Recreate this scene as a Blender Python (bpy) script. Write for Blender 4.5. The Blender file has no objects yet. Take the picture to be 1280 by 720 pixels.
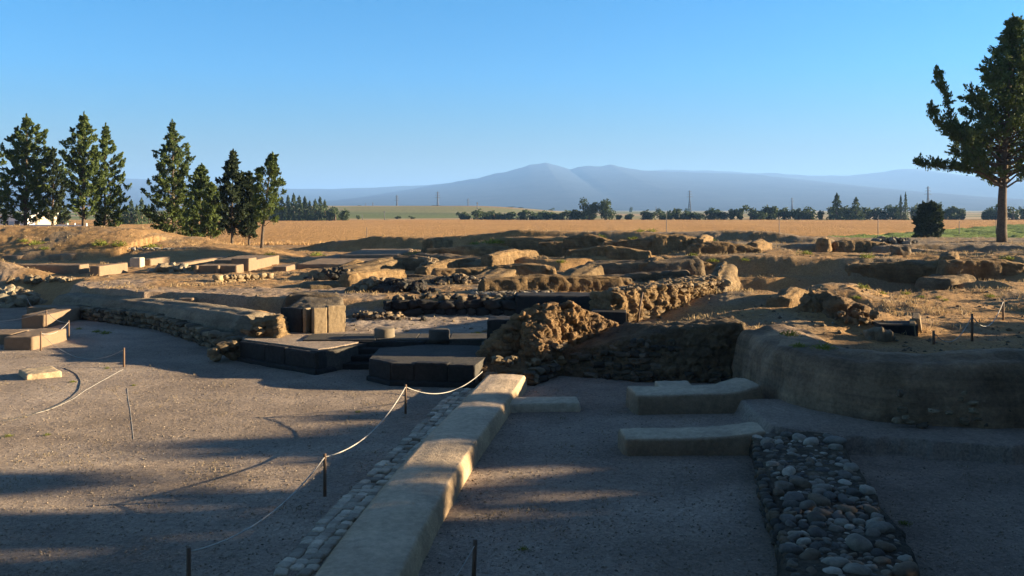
import bpy, bmesh, math, random
import numpy as np
from mathutils import Vector, Matrix
R = math.radians
scene = bpy.context.scene
col = scene.collection
# ---------------------------------------------------------------- camera
F, H = 1100.0, 4.6            # focal length in photo pixels (1280 wide), eye height above the plaza
HX, HY = 640.0, 262.0
cam_d = bpy.data.cameras.new('camera')
cam = bpy.data.objects.new('camera', cam_d); col.objects.link(cam)
cam_d.sensor_width = 36.0; cam_d.lens = 36.0 * F / 1280.0
cam_d.shift_y = -(360.0 - HY) / 1280.0
cam_d.clip_start = 0.1; cam_d.clip_end = 60000
cam.location = (0, 0, H); cam.rotation_euler = (R(90), 0, 0)
scene.camera = cam
# ---------------------------------------------------------------- world and sun
SUN_EL, SUN_AZ = 11.0, 7.0     # degrees; azimuth from +X towards +Y
world = bpy.data.worlds.new('World'); scene.world = world; world.use_nodes = True
wt = world.node_tree; wt.nodes.clear()
sky = wt.nodes.new('ShaderNodeTexSky'); sky.sky_type = 'NISHITA'; sky.sun_disc = False
sky.sun_elevation = R(SUN_EL); sky.sun_rotation = R(90 - SUN_AZ)
sky.altitude = 0; sky.air_density = 1.0; sky.dust_density = 0.1; sky.ozone_density = 3.0
hsv = wt.nodes.new('ShaderNodeHueSaturation'); hsv.inputs['Saturation'].default_value = 1.22
bg = wt.nodes.new('ShaderNodeBackground'); bg.inputs['Strength'].default_value = 0.05
wo = wt.nodes.new('ShaderNodeOutputWorld')
wt.links.new(sky.outputs[0], hsv.inputs['Color']); tint = wt.nodes.new('ShaderNodeMix'); tint.data_type = 'RGBA'; tint.blend_type = 'MULTIPLY'; tint.inputs[0].default_value = 1; tint.inputs[7].default_value = (1, 1, 1, 1)
tc = wt.nodes.new('ShaderNodeTexCoord'); sx = wt.nodes.new('ShaderNodeSeparateXYZ'); wt.links.new(tc.outputs['Generated'], sx.inputs[0])
grd = wt.nodes.new('ShaderNodeValToRGB'); ge = grd.color_ramp.elements; ge[0].position = 0; ge[0].color = (.42, .49, .58, 1); ge[1].position = 1; ge[1].color = (1.0, .55, .56, 1)
for p_, c_ in ((.065, (.41, .49, .61)), (.15, (.34, .72, .97)), (.23, (.33, .80, 1.0)), (.45, (.95, .58, .60))):
    q_ = ge.new(p_); q_.color = (*c_, 1)
wt.links.new(sx.outputs[2], grd.inputs[0]); wt.links.new(grd.outputs[0], tint.inputs[7])
wt.links.new(hsv.outputs[0], tint.inputs[6]); wt.links.new(tint.outputs[2], bg.inputs[0]); wt.links.new(bg.outputs[0], wo.inputs[0])
sd = bpy.data.lights.new('sun', 'SUN'); sd.energy = 5.0; sd.angle = R(0.55); sd.color = (1.0, 0.81, 0.54)
sun = bpy.data.objects.new('sun', sd); col.objects.link(sun)
sv = Vector((math.cos(R(SUN_EL)) * math.cos(R(SUN_AZ)), math.cos(R(SUN_EL)) * math.sin(R(SUN_AZ)), math.sin(R(SUN_EL))))
sun.rotation_euler = sv.to_track_quat('Z', 'Y').to_euler(); sun.location = (60, 0, 40)
vs = scene.view_settings
vs.view_transform = 'Standard'; vs.look = 'None'; vs.gamma = 1.0; vs.exposure = 2.35; vs.use_curve_mapping = False
scene.cycles.volume_bounces = 0; scene.cycles.max_bounces = 6; scene.cycles.transparent_max_bounces = 8

# ---------------------------------------------------------------- noise
def _h(ix, iy, iz, s):
    n = (ix.astype(np.int64) * 374761393 + iy.astype(np.int64) * 668265263 + iz.astype(np.int64) * 2147483647 + s * 1442695041) & 0xffffffff
    n = ((n ^ (n >> 13)) * 1274126177) & 0xffffffff
    n = ((n ^ (n >> 16)) * 2246822519) & 0xffffffff
    return ((n ^ (n >> 15)) & 0xffffff) / float(0xffffff)
def vn3(x, y, z, s=0):
    x = np.asarray(x, float); y = np.asarray(y, float) + 0 * x; z = np.asarray(z, float) + 0 * x
    ix, iy, iz = np.floor(x), np.floor(y), np.floor(z)
    fx, fy, fz = x - ix, y - iy, z - iz
    fx, fy, fz = fx*fx*(3-2*fx), fy*fy*(3-2*fy), fz*fz*(3-2*fz)
    r = 0
    for a in (0, 1):
        for b in (0, 1):
            for c in (0, 1):
                w = (fx if a else 1-fx) * (fy if b else 1-fy) * (fz if c else 1-fz)
                r = r + w * _h(ix+a, iy+b, iz+c, s)
    return r * 2 - 1
def vn2(x, y, s=0):
    x = np.asarray(x, float); y = np.asarray(y, float) + 0 * x
    ix, iy = np.floor(x), np.floor(y); fx, fy = x - ix, y - iy
    fx, fy = fx*fx*(3-2*fx), fy*fy*(3-2*fy)
    z = ix * 0
    return ((1-fx)*(1-fy)*_h(ix, iy, z, s) + fx*(1-fy)*_h(ix+1, iy, z, s) + (1-fx)*fy*_h(ix, iy+1, z, s) + fx*fy*_h(ix+1, iy+1, z, s)) * 2 - 1
def fbm2(x, y, s=0, o=4):
    r = 0; a = 1.0; t = 0
    for i in range(o):
        r = r + a * vn2(x * 2**i + 17.3*i, y * 2**i - 9.1*i, s + i); t += a; a *= .5
    return r / t
def fbm3(x, y, z, s=0, o=3):
    r = 0; a = 1.0; t = 0
    for i in range(o):
        r = r + a * vn3(x * 2**i + 7.3*i, y * 2**i - 3.1*i, z * 2**i + 5.7*i, s + i); t += a; a *= .5
    return r / t
def cell3(x, y, z, s=0):
    """F1, F2-F1 and id of a jittered cell pattern"""
    ix, iy, iz = np.floor(x), np.floor(y), np.floor(z)
    f1 = np.full(np.shape(x), 9.0); f2 = f1.copy(); idd = f1.copy()
    for a in (-1, 0, 1):
        for b in (-1, 0, 1):
            for c in (-1, 0, 1):
                jx, jy, jz = ix+a, iy+b, iz+c
                px = jx + .15 + .7*_h(jx, jy, jz, s); py = jy + .15 + .7*_h(jx, jy, jz, s+1); pz = jz + .15 + .7*_h(jx, jy, jz, s+2)
                d = np.sqrt((px-x)**2 + (py-y)**2 + (pz-z)**2)
                n = d < f1
                f2 = np.where(n, f1, np.minimum(f2, d)); idd = np.where(n, _h(jx, jy, jz, s+3), idd); f1 = np.where(n, d, f1)
    return f1, f2 - f1, idd
def sst(a, b, x):
    t = np.clip((x - a) / (b - a), 0, 1); return t*t*(3-2*t)
def lerp(a, b, t): return a + (b - a) * t

# ---------------------------------------------------------------- where a point of the photograph stands
def P(px, py, z=0.0):
    D = F * (H - z) / (py - HY); return Vector(((px - HX) / F * D, D, z))
def Q(px, py, D):
    return Vector(((px - HX) / F * D, D, H - (py - HY) / F * D))

# ---------------------------------------------------------------- materials
def newmat(name):
    m = bpy.data.materials.new(name); m.use_nodes = True; nt = m.node_tree; nt.nodes.clear()
    o = nt.nodes.new('ShaderNodeOutputMaterial'); b = nt.nodes.new('ShaderNodeBsdfPrincipled')
    nt.links.new(b.outputs[0], o.inputs[0]); return m, nt, b
def nz(nt, vec, scale, detail=4, rough=.6, kind='ShaderNodeTexNoise'):
    n = nt.nodes.new(kind); n.inputs['Scale'].default_value = scale
    if kind == 'ShaderNodeTexNoise':
        n.inputs['Detail'].default_value = detail; n.inputs['Roughness'].default_value = rough
    nt.links.new(vec, n.inputs['Vector']); return n
def ramp(nt, fac, stops):
    r = nt.nodes.new('ShaderNodeValToRGB'); e = r.color_ramp.elements
    while len(e) > 1: e.remove(e[-1])
    e[0].position = stops[0][0]; e[0].color = (*stops[0][1], 1)
    for p, c in stops[1:]:
        q = e.new(p); q.color = (*c, 1)
    nt.links.new(fac, r.inputs[0]); return r
def mul(nt, a, b, f=1.0, mode='MULTIPLY'):
    m = nt.nodes.new('ShaderNodeMix'); m.data_type = 'RGBA'; m.blend_type = mode
    if isinstance(f, float): m.inputs[0].default_value = f
    else: nt.links.new(f, m.inputs[0])
    for s, k in ((a, 6), (b, 7)):
        if isinstance(s, tuple): m.inputs[k].default_value = (*s, 1)
        else: nt.links.new(s, m.inputs[k])
    return m.outputs[2]
def surf(name, base=None, var=.35, s1=1.2, s2=14, speck=0.0, speck_s=60, bump=.5, bs=9, bd=.06, rough=.95, fine=.5, k=.46, strata=0):
    """weathered mineral surface; base None reads the Col attribute"""
    m, nt, b = newmat(name)
    geo = nt.nodes.new('ShaderNodeNewGeometry'); vec = geo.outputs['Position']
    if base is None:
        at = nt.nodes.new('ShaderNodeAttribute'); at.attribute_name = 'Col'; c = at.outputs['Color']
        c = mul(nt, c, (k*1.05, k*.95, k*.80))
    else: c = (base[0]*.75, base[1]*.69, base[2]*.60)
    n1 = nz(nt, vec, s1, 6, .65); n2 = nz(nt, vec, s2, 5, .7)
    lo, hi = 1 - var, 1 + var * .7
    if strata:
        mp = nt.nodes.new('ShaderNodeMapping'); mp.inputs['Scale'].default_value = (.5, .5, strata * 2); nt.links.new(vec, mp.inputs[0])
        n0 = nz(nt, mp.outputs[0], 1.0, 5, .6)
        c = mul(nt, c, ramp(nt, n0.outputs['Fac'], [(.35, (.78, .78, .8)), (.5, (1, 1, 1)), (.65, (1.16, 1.13, 1.08))]).outputs[0])
    c = mul(nt, c, ramp(nt, n1.outputs['Fac'], [(.3, (lo, lo, lo)), (.7, (hi, hi, hi * .97))]).outputs[0])
    c = mul(nt, c, ramp(nt, n2.outputs['Fac'], [(.3, (lo, lo, lo)), (.7, (hi, hi, hi))]).outputs[0])
    if speck:
        v = nz(nt, vec, speck_s, kind='ShaderNodeTexVoronoi')
        rr = ramp(nt, v.outputs['Color'], [(0., (1-speck,)*3), (.5, (1, 1, 1)), (1., (1+speck, 1+speck, 1+speck))])
        c = mul(nt, c, rr.outputs[0])
    nt.links.new(c, b.inputs['Base Color']); b.inputs['Roughness'].default_value = rough
    b.inputs['Specular IOR Level'].default_value = .15
    nb = nz(nt, vec, bs, 7, .7); bu = nt.nodes.new('ShaderNodeBump')
    bu.inputs['Strength'].default_value = bump; bu.inputs['Distance'].default_value = bd
    nt.links.new(nb.outputs['Fac'], bu.inputs['Height'])
    nf = nz(nt, vec, bs * 6, 3, .7); b2 = nt.nodes.new('ShaderNodeBump')
    b2.inputs['Strength'].default_value = fine; b2.inputs['Distance'].default_value = bd / 4
    nt.links.new(nf.outputs['Fac'], b2.inputs['Height']); nt.links.new(bu.outputs[0], b2.inputs['Normal'])
    nt.links.new(b2.outputs[0], b.inputs['Normal'])
    return m
def leafmat(name, c1, c2, s=1.5):
    m, nt, b = newmat(name)
    geo = nt.nodes.new('ShaderNodeNewGeometry')
    n = nz(nt, geo.outputs['Position'], s, 5, .7)
    c = ramp(nt, n.outputs['Fac'], [(.3, c1), (.7, c2)]).outputs[0]
    nt.links.new(c, b.inputs['Base Color']); b.inputs['Roughness'].default_value = .7
    b.inputs['Specular IOR Level'].default_value = .2
    o = [x for x in nt.nodes if x.type == 'OUTPUT_MATERIAL'][0]
    t = nt.nodes.new('ShaderNodeBsdfTranslucent'); nt.links.new(c, t.inputs[0])
    mx = nt.nodes.new('ShaderNodeMixShader'); mx.inputs[0].default_value = .25
    nt.links.new(b.outputs[0], mx.inputs[1]); nt.links.new(t.outputs[0], mx.inputs[2]); nt.links.new(mx.outputs[0], o.inputs[0])
    return m
def flat(name, c, rough=.8, metal=0.0):
    m, nt, b = newmat(name)
    geo = nt.nodes.new('ShaderNodeNewGeometry')
    n = nz(nt, geo.outputs['Position'], 6, 5, .7)
    cc = mul(nt, c, ramp(nt, n.outputs['Fac'], [(.3, (.75,)*3), (.7, (1.15,)*3)]).outputs[0])
    nt.links.new(cc, b.inputs['Base Color'])
    b.inputs['Roughness'].default_value = rough; b.inputs['Metallic'].default_value = metal; return m

DIRT = (.50, .32, .165); GRAVEL = (.445, .375, .335); STRAW = (.33, .22, .11); PLAS = (.45, .35, .25)
ALB = .68   # overall darkness of the site's soil and stone
M_ground = surf('ground_earth', None, k=.66, var=.22, s1=.9, s2=9, speck=.25, speck_s=28, bump=.55, bs=7, bd=.09, fine=.7)
M_mud = surf('weathered_mud', None, .24, 1.5, 12, bump=.9, bs=5, bd=.18, fine=.7, strata=3.0)
M_plaster = surf('mud_plaster', PLAS, .14, 1.2, 10, bump=.35, bs=5, bd=.05, fine=.5)
M_kerb = surf('pale_lime_plaster', None, .24, 1.1, 9, bump=.7, bs=6, bd=.07, fine=.7, k=.64)
M_limestone = surf('tan_stone', (.36, .28, .19), .16, 2.2, 16, bump=.35, bs=8, bd=.03, fine=.3)
M_basalt = surf('dark_basalt', (.045, .045, .047), .3, 2, 12, bump=.3, bs=10, bd=.02, fine=.3, rough=.75)
M_basalt_top = surf('grey_basalt_gravel', (.11, .105, .10), .2, 2, 14, speck=.25, speck_s=40, bump=.5, bs=14, bd=.03)
M_stone = surf('field_stone', None, .22, 4, 22, bump=.5, bs=12, bd=.03, fine=.3, rough=.85)
M_bark = surf('bark', (.17, .135, .11), .35, 3, 12, bump=.8, bs=8, bd=.06)
M_post = flat('weathered_post_wood', (.16, .095, .055))
M_rope = flat('pale_rope', (.44, .40, .34))
M_hose = flat('dark_hose', (.05, .05, .05))
M_leaf = leafmat('conifer_foliage', (.04, .066, .016), (.13, .165, .04), 1.2)
M_leaf_dark = leafmat('dark_conifer_foliage', (.016, .028, .012), (.05, .065, .022), 1.2)
M_far = leafmat('distant_foliage', (.035, .055, .02), (.085, .115, .04), .25)
M_weed = leafmat('weed_leaves', (.12, .15, .02), (.26, .27, .045), 6)
M_green = None
M_white = flat('white_paint', (.75, .72, .66))
M_cream = flat('cream_render', (.55, .47, .33))
M_pole = flat('grey_pole', (.12, .11, .10))

# ---------------------------------------------------------------- object helpers
def tag(o, label=None, cat=None, group=None, kind=None):
    if label: o['label'] = label
    if cat: o['category'] = cat
    if group: o['group'] = group
    if kind: o['kind'] = kind
    return o
def empty(name, loc, label, cat, group=None, rz=0.0):
    o = bpy.data.objects.new(name, None); col.objects.link(o); o.location = loc; o.rotation_euler = (0, 0, rz)
    o.empty_display_size = .3
    return tag(o, label, cat, group)
def mesh_np(name, V, Fq, mat, parent=None, colr=None, smooth=True):
    """mesh from arrays; Fq (n,3) or (n,4) or a list of such arrays. Vertices are in world space (relative to the parent's location)"""
    me = bpy.data.meshes.new(name); V = np.asarray(V, np.float32)
    Fs = Fq if isinstance(Fq, list) else [Fq]
    Fs = [np.asarray(f, np.int32) for f in Fs if len(f)]
    me.vertices.add(len(V)); me.vertices.foreach_set('co', V.ravel())
    tot = np.concatenate([np.full(len(f), f.shape[1], np.int32) for f in Fs]); idx = np.concatenate([f.ravel() for f in Fs])
    me.loops.add(len(idx)); me.loops.foreach_set('vertex_index', idx)
    me.polygons.add(len(tot)); st = np.concatenate([[0], np.cumsum(tot)[:-1]]).astype(np.int32)
    me.polygons.foreach_set('loop_start', st); me.polygons.foreach_set('loop_total', tot)
    me.polygons.foreach_set('use_smooth', np.full(len(tot), smooth))
    me.update(calc_edges=True); me.validate()
    if colr is not None:
        a = me.color_attributes.new('Col', 'FLOAT_COLOR', 'POINT')
        c = np.ones((len(V), 4), np.float32); c[:, :3] = colr; a.data.foreach_set('color', c.ravel())
    me.materials.append(mat)
    o = bpy.data.objects.new(name, me); col.objects.link(o)
    if parent is not None: o.parent = parent
    return o
def recentre(o, c):
    """put the object's origin at c without moving it"""
    c = Vector(c); o.data.transform(Matrix.Translation(-c)); o.location = c; return o
def obj_bm(name, bm, mat, parent=None, smooth=False, colr=None):
    me = bpy.data.meshes.new(name); bm.to_mesh(me); bm.free(); me.materials.append(mat)
    if smooth: me.polygons.foreach_set('use_smooth', [True] * len(me.polygons))
    if colr is not None:
        a = me.color_attributes.new('Col', 'FLOAT_COLOR', 'POINT')
        c = np.ones((len(me.vertices), 4), np.float32); c[:, :3] = colr; a.data.foreach_set('color', c.ravel())
    o = bpy.data.objects.new(name, me); col.objects.link(o)
    if parent is not None: o.parent = parent
    return o
def resample(pts, step):
    pts = np.array([tuple(p) for p in pts], float); out = [pts[0]]
    for a, b in zip(pts[:-1], pts[1:]):
        n = max(1, int(math.ceil(np.linalg.norm((b - a)[:2] if len(a) > 2 else b - a) / step)))
        for k in range(1, n + 1): out.append(a + (b - a) * k / n)
    return np.array(out)
def smooth_path(pts, step, it=None):
    p = resample(pts, step); it = it or max(2, int(.6 / step))
    for _ in range(it):
        q = p.copy(); q[1:-1] = (p[:-2] + 2 * p[1:-1] + p[2:]) / 4; p = q
    return p
def tube_np(path, rad, n=7):
    path = np.asarray(path, float); rad = np.broadcast_to(np.asarray(rad, float), (len(path),))
    t = np.gradient(path, axis=0); t /= np.linalg.norm(t, axis=1)[:, None] + 1e-9
    up = np.where(np.abs(t[:, 2:3]) > .9, np.array([[1., 0, 0]]), np.array([[0, 0, 1.]]))
    a = np.cross(t, up); a /= np.linalg.norm(a, axis=1)[:, None] + 1e-9; b = np.cross(t, a)
    th = np.arange(n) * 2 * math.pi / n
    V = path[:, None] + rad[:, None, None] * (np.cos(th)[None, :, None] * a[:, None] + np.sin(th)[None, :, None] * b[:, None])
    m = len(path); i = np.arange(m - 1)[:, None] * n; k = np.arange(n)[None]; k2 = (k + 1) % n
    Fc = np.stack([i + k, i + k2, i + n + k2, i + n + k], -1).reshape(-1, 4)
    V = V.reshape(-1, 3); c0 = len(V); V = np.vstack([V, path[:1], path[-1:]])
    kk = np.arange(n); k3 = (kk + 1) % n
    T = np.vstack([np.stack([kk * 0 + c0, k3, kk], -1), np.stack([kk * 0 + c0 + 1, (m-1)*n + kk, (m-1)*n + k3], -1)])
    return V, Fc, T
def join_np(parts):
    Vs, Qs, Ts, o = [], [], [], 0
    for V, Qd, T in parts:
        Vs.append(V)
        if len(Qd): Qs.append(Qd + o)
        if len(T): Ts.append(T + o)
        o += len(V)
    return np.vstack(Vs), [np.vstack(x) for x in (Qs, Ts) if x]
def tube_obj(name, path, rad, mat, parent=None, n=7):
    V, Qd, T = tube_np(path, rad, n); return mesh_np(name, V, [Qd, T], mat, parent)
# ================================================================ the ground
def seg_dist(x, y, pts):
    """distance to a polyline and interpolated z of its points"""
    best = np.full(np.shape(x), 1e9); zz = np.zeros(np.shape(x)); side = np.zeros(np.shape(x))
    for a, b in zip(pts[:-1], pts[1:]):
        dx, dy = b[0]-a[0], b[1]-a[1]; L = dx*dx + dy*dy + 1e-9
        t = np.clip(((x-a[0])*dx + (y-a[1])*dy) / L, 0, 1)
        ex, ey = x - (a[0] + t*dx), y - (a[1] + t*dy); d = np.sqrt(ex*ex + ey*ey)
        m = d < best
        best = np.where(m, d, best); zz = np.where(m, a[2] + (b[2]-a[2]) * t, zz); side = np.where(m, ey, side)
    return best, zz, side
EDGE = [(-80, 43), (-24, 42.5), (-20.2, 40.2), (-19.0, 38.9), (-16.3, 37.0), (-13.6, 35.0), (-11.4, 33.2), (-9.5, 31.6), (-8.6, 30.6), (-8.4, 27.2), (-1.2, 27.2), (-.6, 25.2), (3, 24.6), (6.0, 24.4), (6.6, 22), (7.0, 19.6), (9, 18.6), (26, 18.3), (80, 18)]
RIDGES = []     # (points, flat, front width, back width)
def ridge(pp, flat, wf, wb): RIDGES.append(([tuple(Q(*p)) for p in pp], flat, wf, wb))
# long back bank and the banks before it
ridge([(438, 301, 75), (470, 296, 74.5), (545, 297, 73), (600, 293, 72), (650, 288, 71), (720, 290, 70.5), (770, 289, 70), (830, 291, 69.5), (905, 289, 69), (960, 290, 68), (1010, 296, 67)], .8, 1.2, 5)
ridge([(552, 315, 60), (600, 305, 60), (660, 303, 61), (705, 306, 60), (750, 305, 58), (800, 311, 56)], .5, .9, 4)
ridge([(640, 297, 66), (700, 296, 66), (758, 304, 63)], .5, .8, 4)
ridge([(655, 322, 50), (700, 326, 49), (735, 322, 50), (800, 318, 51)], .4, .7, 3)
ridge([(790, 303, 66), (850, 302, 64), (900, 309, 60), (930, 303, 62), (960, 310, 60)], .6, 1.4, 4)
# long earthen crest before the right-hand trench
ridge([(838, 321, 47), (880, 320, 46.8), (960, 320, 46.4), (1040, 322, 46), (1110, 322, 45.8), (1160, 327, 45.5), (1230, 322, 45.5)], .6, 1.0, 3)
ridge([(1080, 368, 31), (1104, 374, 31)], .5, 6.0, 3)
# left mound
ridge([(-160, 276, 68), (0, 283, 67), (60, 284, 67), (125, 284, 67), (185, 287, 67), (225, 297, 67), (258, 307, 65)], 1.5, 6, 5)
ridge([(-200, 318, 50), (-60, 320, 47), (-5, 328, 45.5), (40, 337, 44.5), (78, 348, 43.5), (105, 354, 42.5)], .6, 3.0, 2.2)
# right slopes
ridge([(950, 366, 31), (990, 368, 31), (1035, 364, 31), (1060, 356, 32), (1085, 369, 31.5), (1120, 378, 31), (1160, 384, 30)], .5, 3.6, 3.5)
ridge([(1125, 362, 37), (1165, 352, 38), (1210, 350, 38), (1290, 356, 38), (1400, 350, 40)], .6, 2.2, 3)
ridge([(1195, 322, 48), (1240, 318, 47), (1300, 314, 46), (1450, 300, 45)], 1.2, 5, 6)
ridge([(925, 402, 25.4), (975, 387, 26.8), (1035, 380, 27.4)], .7, 3.0, 2.6)
ridge([(1235, 398, 28.5), (1290, 384, 29), (1400, 372, 30)], .6, 2.5, 4)
PITS = [(8.6, 20.5, 36.4, 44.0, .5, .35), (17.6, 24.3, 50.2, 60, 1.0, .5), (26.2, 32.6, 50.8, 60, .9, .5), (9.2, 12.5, 27.3, 30, 1.0, 1.0)]
TRENCH = [([Vector((-14.5, 35.2, .45)), Vector((-9.5, 33.4, .5))], 1.2, .25), ]
def ground_z(x, y, noise=True):
    x = np.asarray(x, float); y = np.asarray(y, float)
    wx = x + .30 * fbm2(x*.7, y*.7, 5, 4); wy = y + .16 * fbm2(x*.7, y*.7, 9, 4)
    ex = np.array([e[0] for e in EDGE]); ey = np.array([e[1] for e in EDGE])
    # behind the edge polyline?
    yb = np.interp(x, ex, ey)
    we = 1 - sst(-22, -20, x); s = sst(0, 1, (y - yb + .15) / (.4 + 5.0*we))
    back = np.where(x < -8.4, lerp(.95, .6, sst(-9.5, -8.0, x) * (1 - sst(31, 34, y))), .6)
    back = lerp(back, 1.15, sst(33.0, 33.8, y - .02*x))
    back = lerp(back, .95, sst(3.2, 4.2, x) * (1 - sst(33, 36, y)))
    back = lerp(back, 1.05, sst(9, 11, x) * (1 - sst(33, 36, y)))
    back = back + 1.0 * sst(45, 48, y) * sst(7, 12, x) + .3 * sst(43, 60, y) * (1 - sst(7, 12, x)) * sst(-14, -6, x)
    back = back - 1.0 * sst(30, 46, x) * (1 - sst(20, 24, y))
    base = back * s
    # ground falls away to the fields
    fall = 1 - sst(75, 88, y + 3 * fbm2(x*.05, y*.05, 3, 2) - 8 * sst(-30, -12, -np.abs(x + 18)) * 1.0)
    base = base * fall
    z = base
    near = (y > 18) & (y < 95)
    for pts, fl, wf, wb in RIDGES:
        d, zc, side = seg_dist(wx, wy, pts)
        w = np.where(side < 0, wf, wb)
        u = np.clip((d - fl) / w, 0, 1); k = np.where(side < 0, 1 - u**1.6, 1 - sst(0, 1, u))
        z = np.maximum(z, np.where(near, base + (zc - base) * k * s, z))
    for pts, fl, w in TRENCH:
        d, zc, side = seg_dist(lerp(x, wx, .5), lerp(y, wy, .5), pts)
        k = 1 - sst(fl, fl + w, d); z = np.where(near, lerp(z, np.minimum(z, zc), k), z)
    for a0, a1, b0, b1, pz, w in PITS:
        k = sst(a0-w, a0+w, wx)*(1-sst(a1-w, a1+w, wx))*sst(b0-w, b0+w, wy)*(1-sst(b1-w, b1+w, wy)); z = np.where(near, lerp(z, np.minimum(z, pz), k), z)
    # earth bank outside the picture on the right; knoll the camera stands on
    bank = 4.9 * (1 - sst(2.5, 9, np.abs(x - 31 - 1.5*fbm2(y*.1, 0*y, 7, 2)))) * (1 - sst(21, 26, y)) * sst(-30, -10, y)
    z = np.maximum(z, bank)
    z = np.maximum(z, 2.6 * (1 - sst(3, 9, np.sqrt(x*x*.4 + (y+2)**2))))
    # low ledge at the foot of the big wall
    lf = np.interp(x, [5.2, 6.4, 9.3, 30], [17.4, 16.6, 15.9, 15.6]) + .22*fbm2(x*1.8, y*1.8, 21, 4)
    z = np.maximum(z, .30 * sst(0, .12, y - lf) * (1 - sst(20, 20.5, y)) * sst(5.0, 5.2, x))
    # far low hill on the left and gentle plain
    z = z + 8.5 * sst(430, 900, y) * (1 - sst(1000, 1600, y)) * (1 - sst(-90, 60, x - .05*y)) * sst(-420, -200, x)
    if noise:
        rough = sst(.05, .35, z) * sst(0, .3, s) * (1 - sst(75, 110, y))
        n1 = fbm2(x*.45, y*.45, 31, 4); n2 = fbm2(x*2.2, y*2.2, 41, 4)
        z = z + rough * (.07*n1 + .045*n2 + .02*fbm2(x*6, y*6, 47, 3)) + (1 - sst(60, 200, y)) * (.018*n1 + .010*n2)
        z = z + rough * .07 * np.abs(fbm2(x*1.1, y*1.1, 61, 3)) * sst(40, 45, y)
        z = z + sst(90, 300, y) * .15 * fbm2(x*.03, y*.03, 51, 3)
    return z
def gz(x, y): return float(ground_z(np.array([x]), np.array([y]))[0])
def hit(px, py, d0=8.0, d1=330.0):
    """first point where the sight line through a photo pixel meets the ground"""
    D = np.exp(np.linspace(math.log(d0), math.log(d1), 900)); x = (px - HX)/F*D; zr = H - (py - HY)/F*D
    g = ground_z(x, D); k = np.argmax(zr <= g)
    if zr[k] > g[k]: k = len(D) - 1
    return Vector((x[k], D[k], g[k]))
def ground_col(x, y, z):
    c = np.zeros((len(x), 3)); n = fbm2(x*.22, y*.22, 71, 4); n2 = fbm2(x*.9, y*.9, 73, 4)
    c[:] = DIRT
    s = sst(-.15, .25, y - np.interp(x, [e[0] for e in EDGE], [e[1] for e in EDGE]))
    court = (z < .85) & (x > -9) & (x < 4) & (y < 34)
    g = np.clip((1 - s) + court * 1.0, 0, 1)
    g = np.maximum(g, sst(.1, .5, n) * .7 * (y < 48) * (x < -5))
    c = c * (1 - g[:, None]) + np.array(GRAVEL) * g[:, None]
    right = sst(50, 56, y) * sst(8, 12, x) * (1 - g); c = lerp(c, np.array((.34, .29, .24)), right[:, None]*.8)
    st = (1 - g) * sst(-.15, .35, n2 + .5*n) * sst(1.2, 1.8, z) * .7
    c = c * (1 - st[:, None]) + np.array(STRAW) * st[:, None]
    # greyish soil patches
    gr = (1 - g) * sst(.0, .5, fbm2(x*.4 + 9, y*.4, 77, 4)) * .6
    c = c * (1 - gr[:, None]) + np.array((.30, .26, .21)) * gr[:, None]
    # far fields: long strips of crops and stubble
    f = sst(88, 100, y)
    b = fbm2(x*.0016 + 3, y*.012, 81, 4); b2 = fbm2(x*.003, y*.03 + 50, 85, 3)
    fc = 1.5*np.array((.40, .29, .17)) * np.ones((len(x), 1))
    gm = sst(-.22, -.05, b + .4*b2); fc = lerp(fc, np.array((.24, .28, .11)), gm[:, None])
    b3 = fbm2(x*.006 + 9, y*.025 + 3, 87, 4); fc = fc * (1 + .5*b3)[:, None]; hg = sst(430, 480, y)*(1-sst(1000, 1400, y))*(1-sst(-20, 90, x-.05*y))*sst(-.35, .1, b3 + .2); fc = lerp(fc, np.array((.20, .26, .085)), .75*hg[:, None])
    pm = sst(.25, .4, b2) ; fc = lerp(fc, np.array((.66, .54, .38)), pm[:, None] * .8)
    c = c * (1 - f[:, None]) + fc * f[:, None]
    pz = fbm2(x*.35 + 40, y*.6, 79, 5); c = c * (1 + (.38 * g * pz)[:, None] * np.array([1, 1.06, 1.12])) 
    return c * (1 + .12 * n2[:, None])
rows = np.concatenate([np.linspace(-80, 5, 26)[:-1], np.linspace(5, 12, 60)[:-1], 12 * np.exp(np.arange(0, math.log(95/12), .0034)), np.exp(np.linspace(math.log(96), math.log(30000), 150))])
t = np.concatenate([np.linspace(-6, -.80, 40)[:-1], np.linspace(-.80, -.60, 40)[:-1], np.linspace(-.60, .60, 760)[:-1], np.linspace(.60, .95, 50)[:-1], np.linspace(.95, 6, 50)])
TX, TY = np.meshgrid(t, rows); TX = TX * (np.clip(TY, 0, None) + 1.5 + 14 * (1 - sst(0, 12, TY)))
gx, gy = TX.ravel(), TY.ravel(); gzv = ground_z(gx, gy)
nr, nc = TX.shape; ii = (np.arange(nr-1)[:, None] * nc + np.arange(nc-1)[None]).ravel()
ground = mesh_np('ground', np.stack([gx, gy, gzv], -1), np.stack([ii, ii+1, ii+nc+1, ii+nc], -1), M_ground, colr=ground_col(gx, gy, gzv))
tag(ground, kind='structure')

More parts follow.
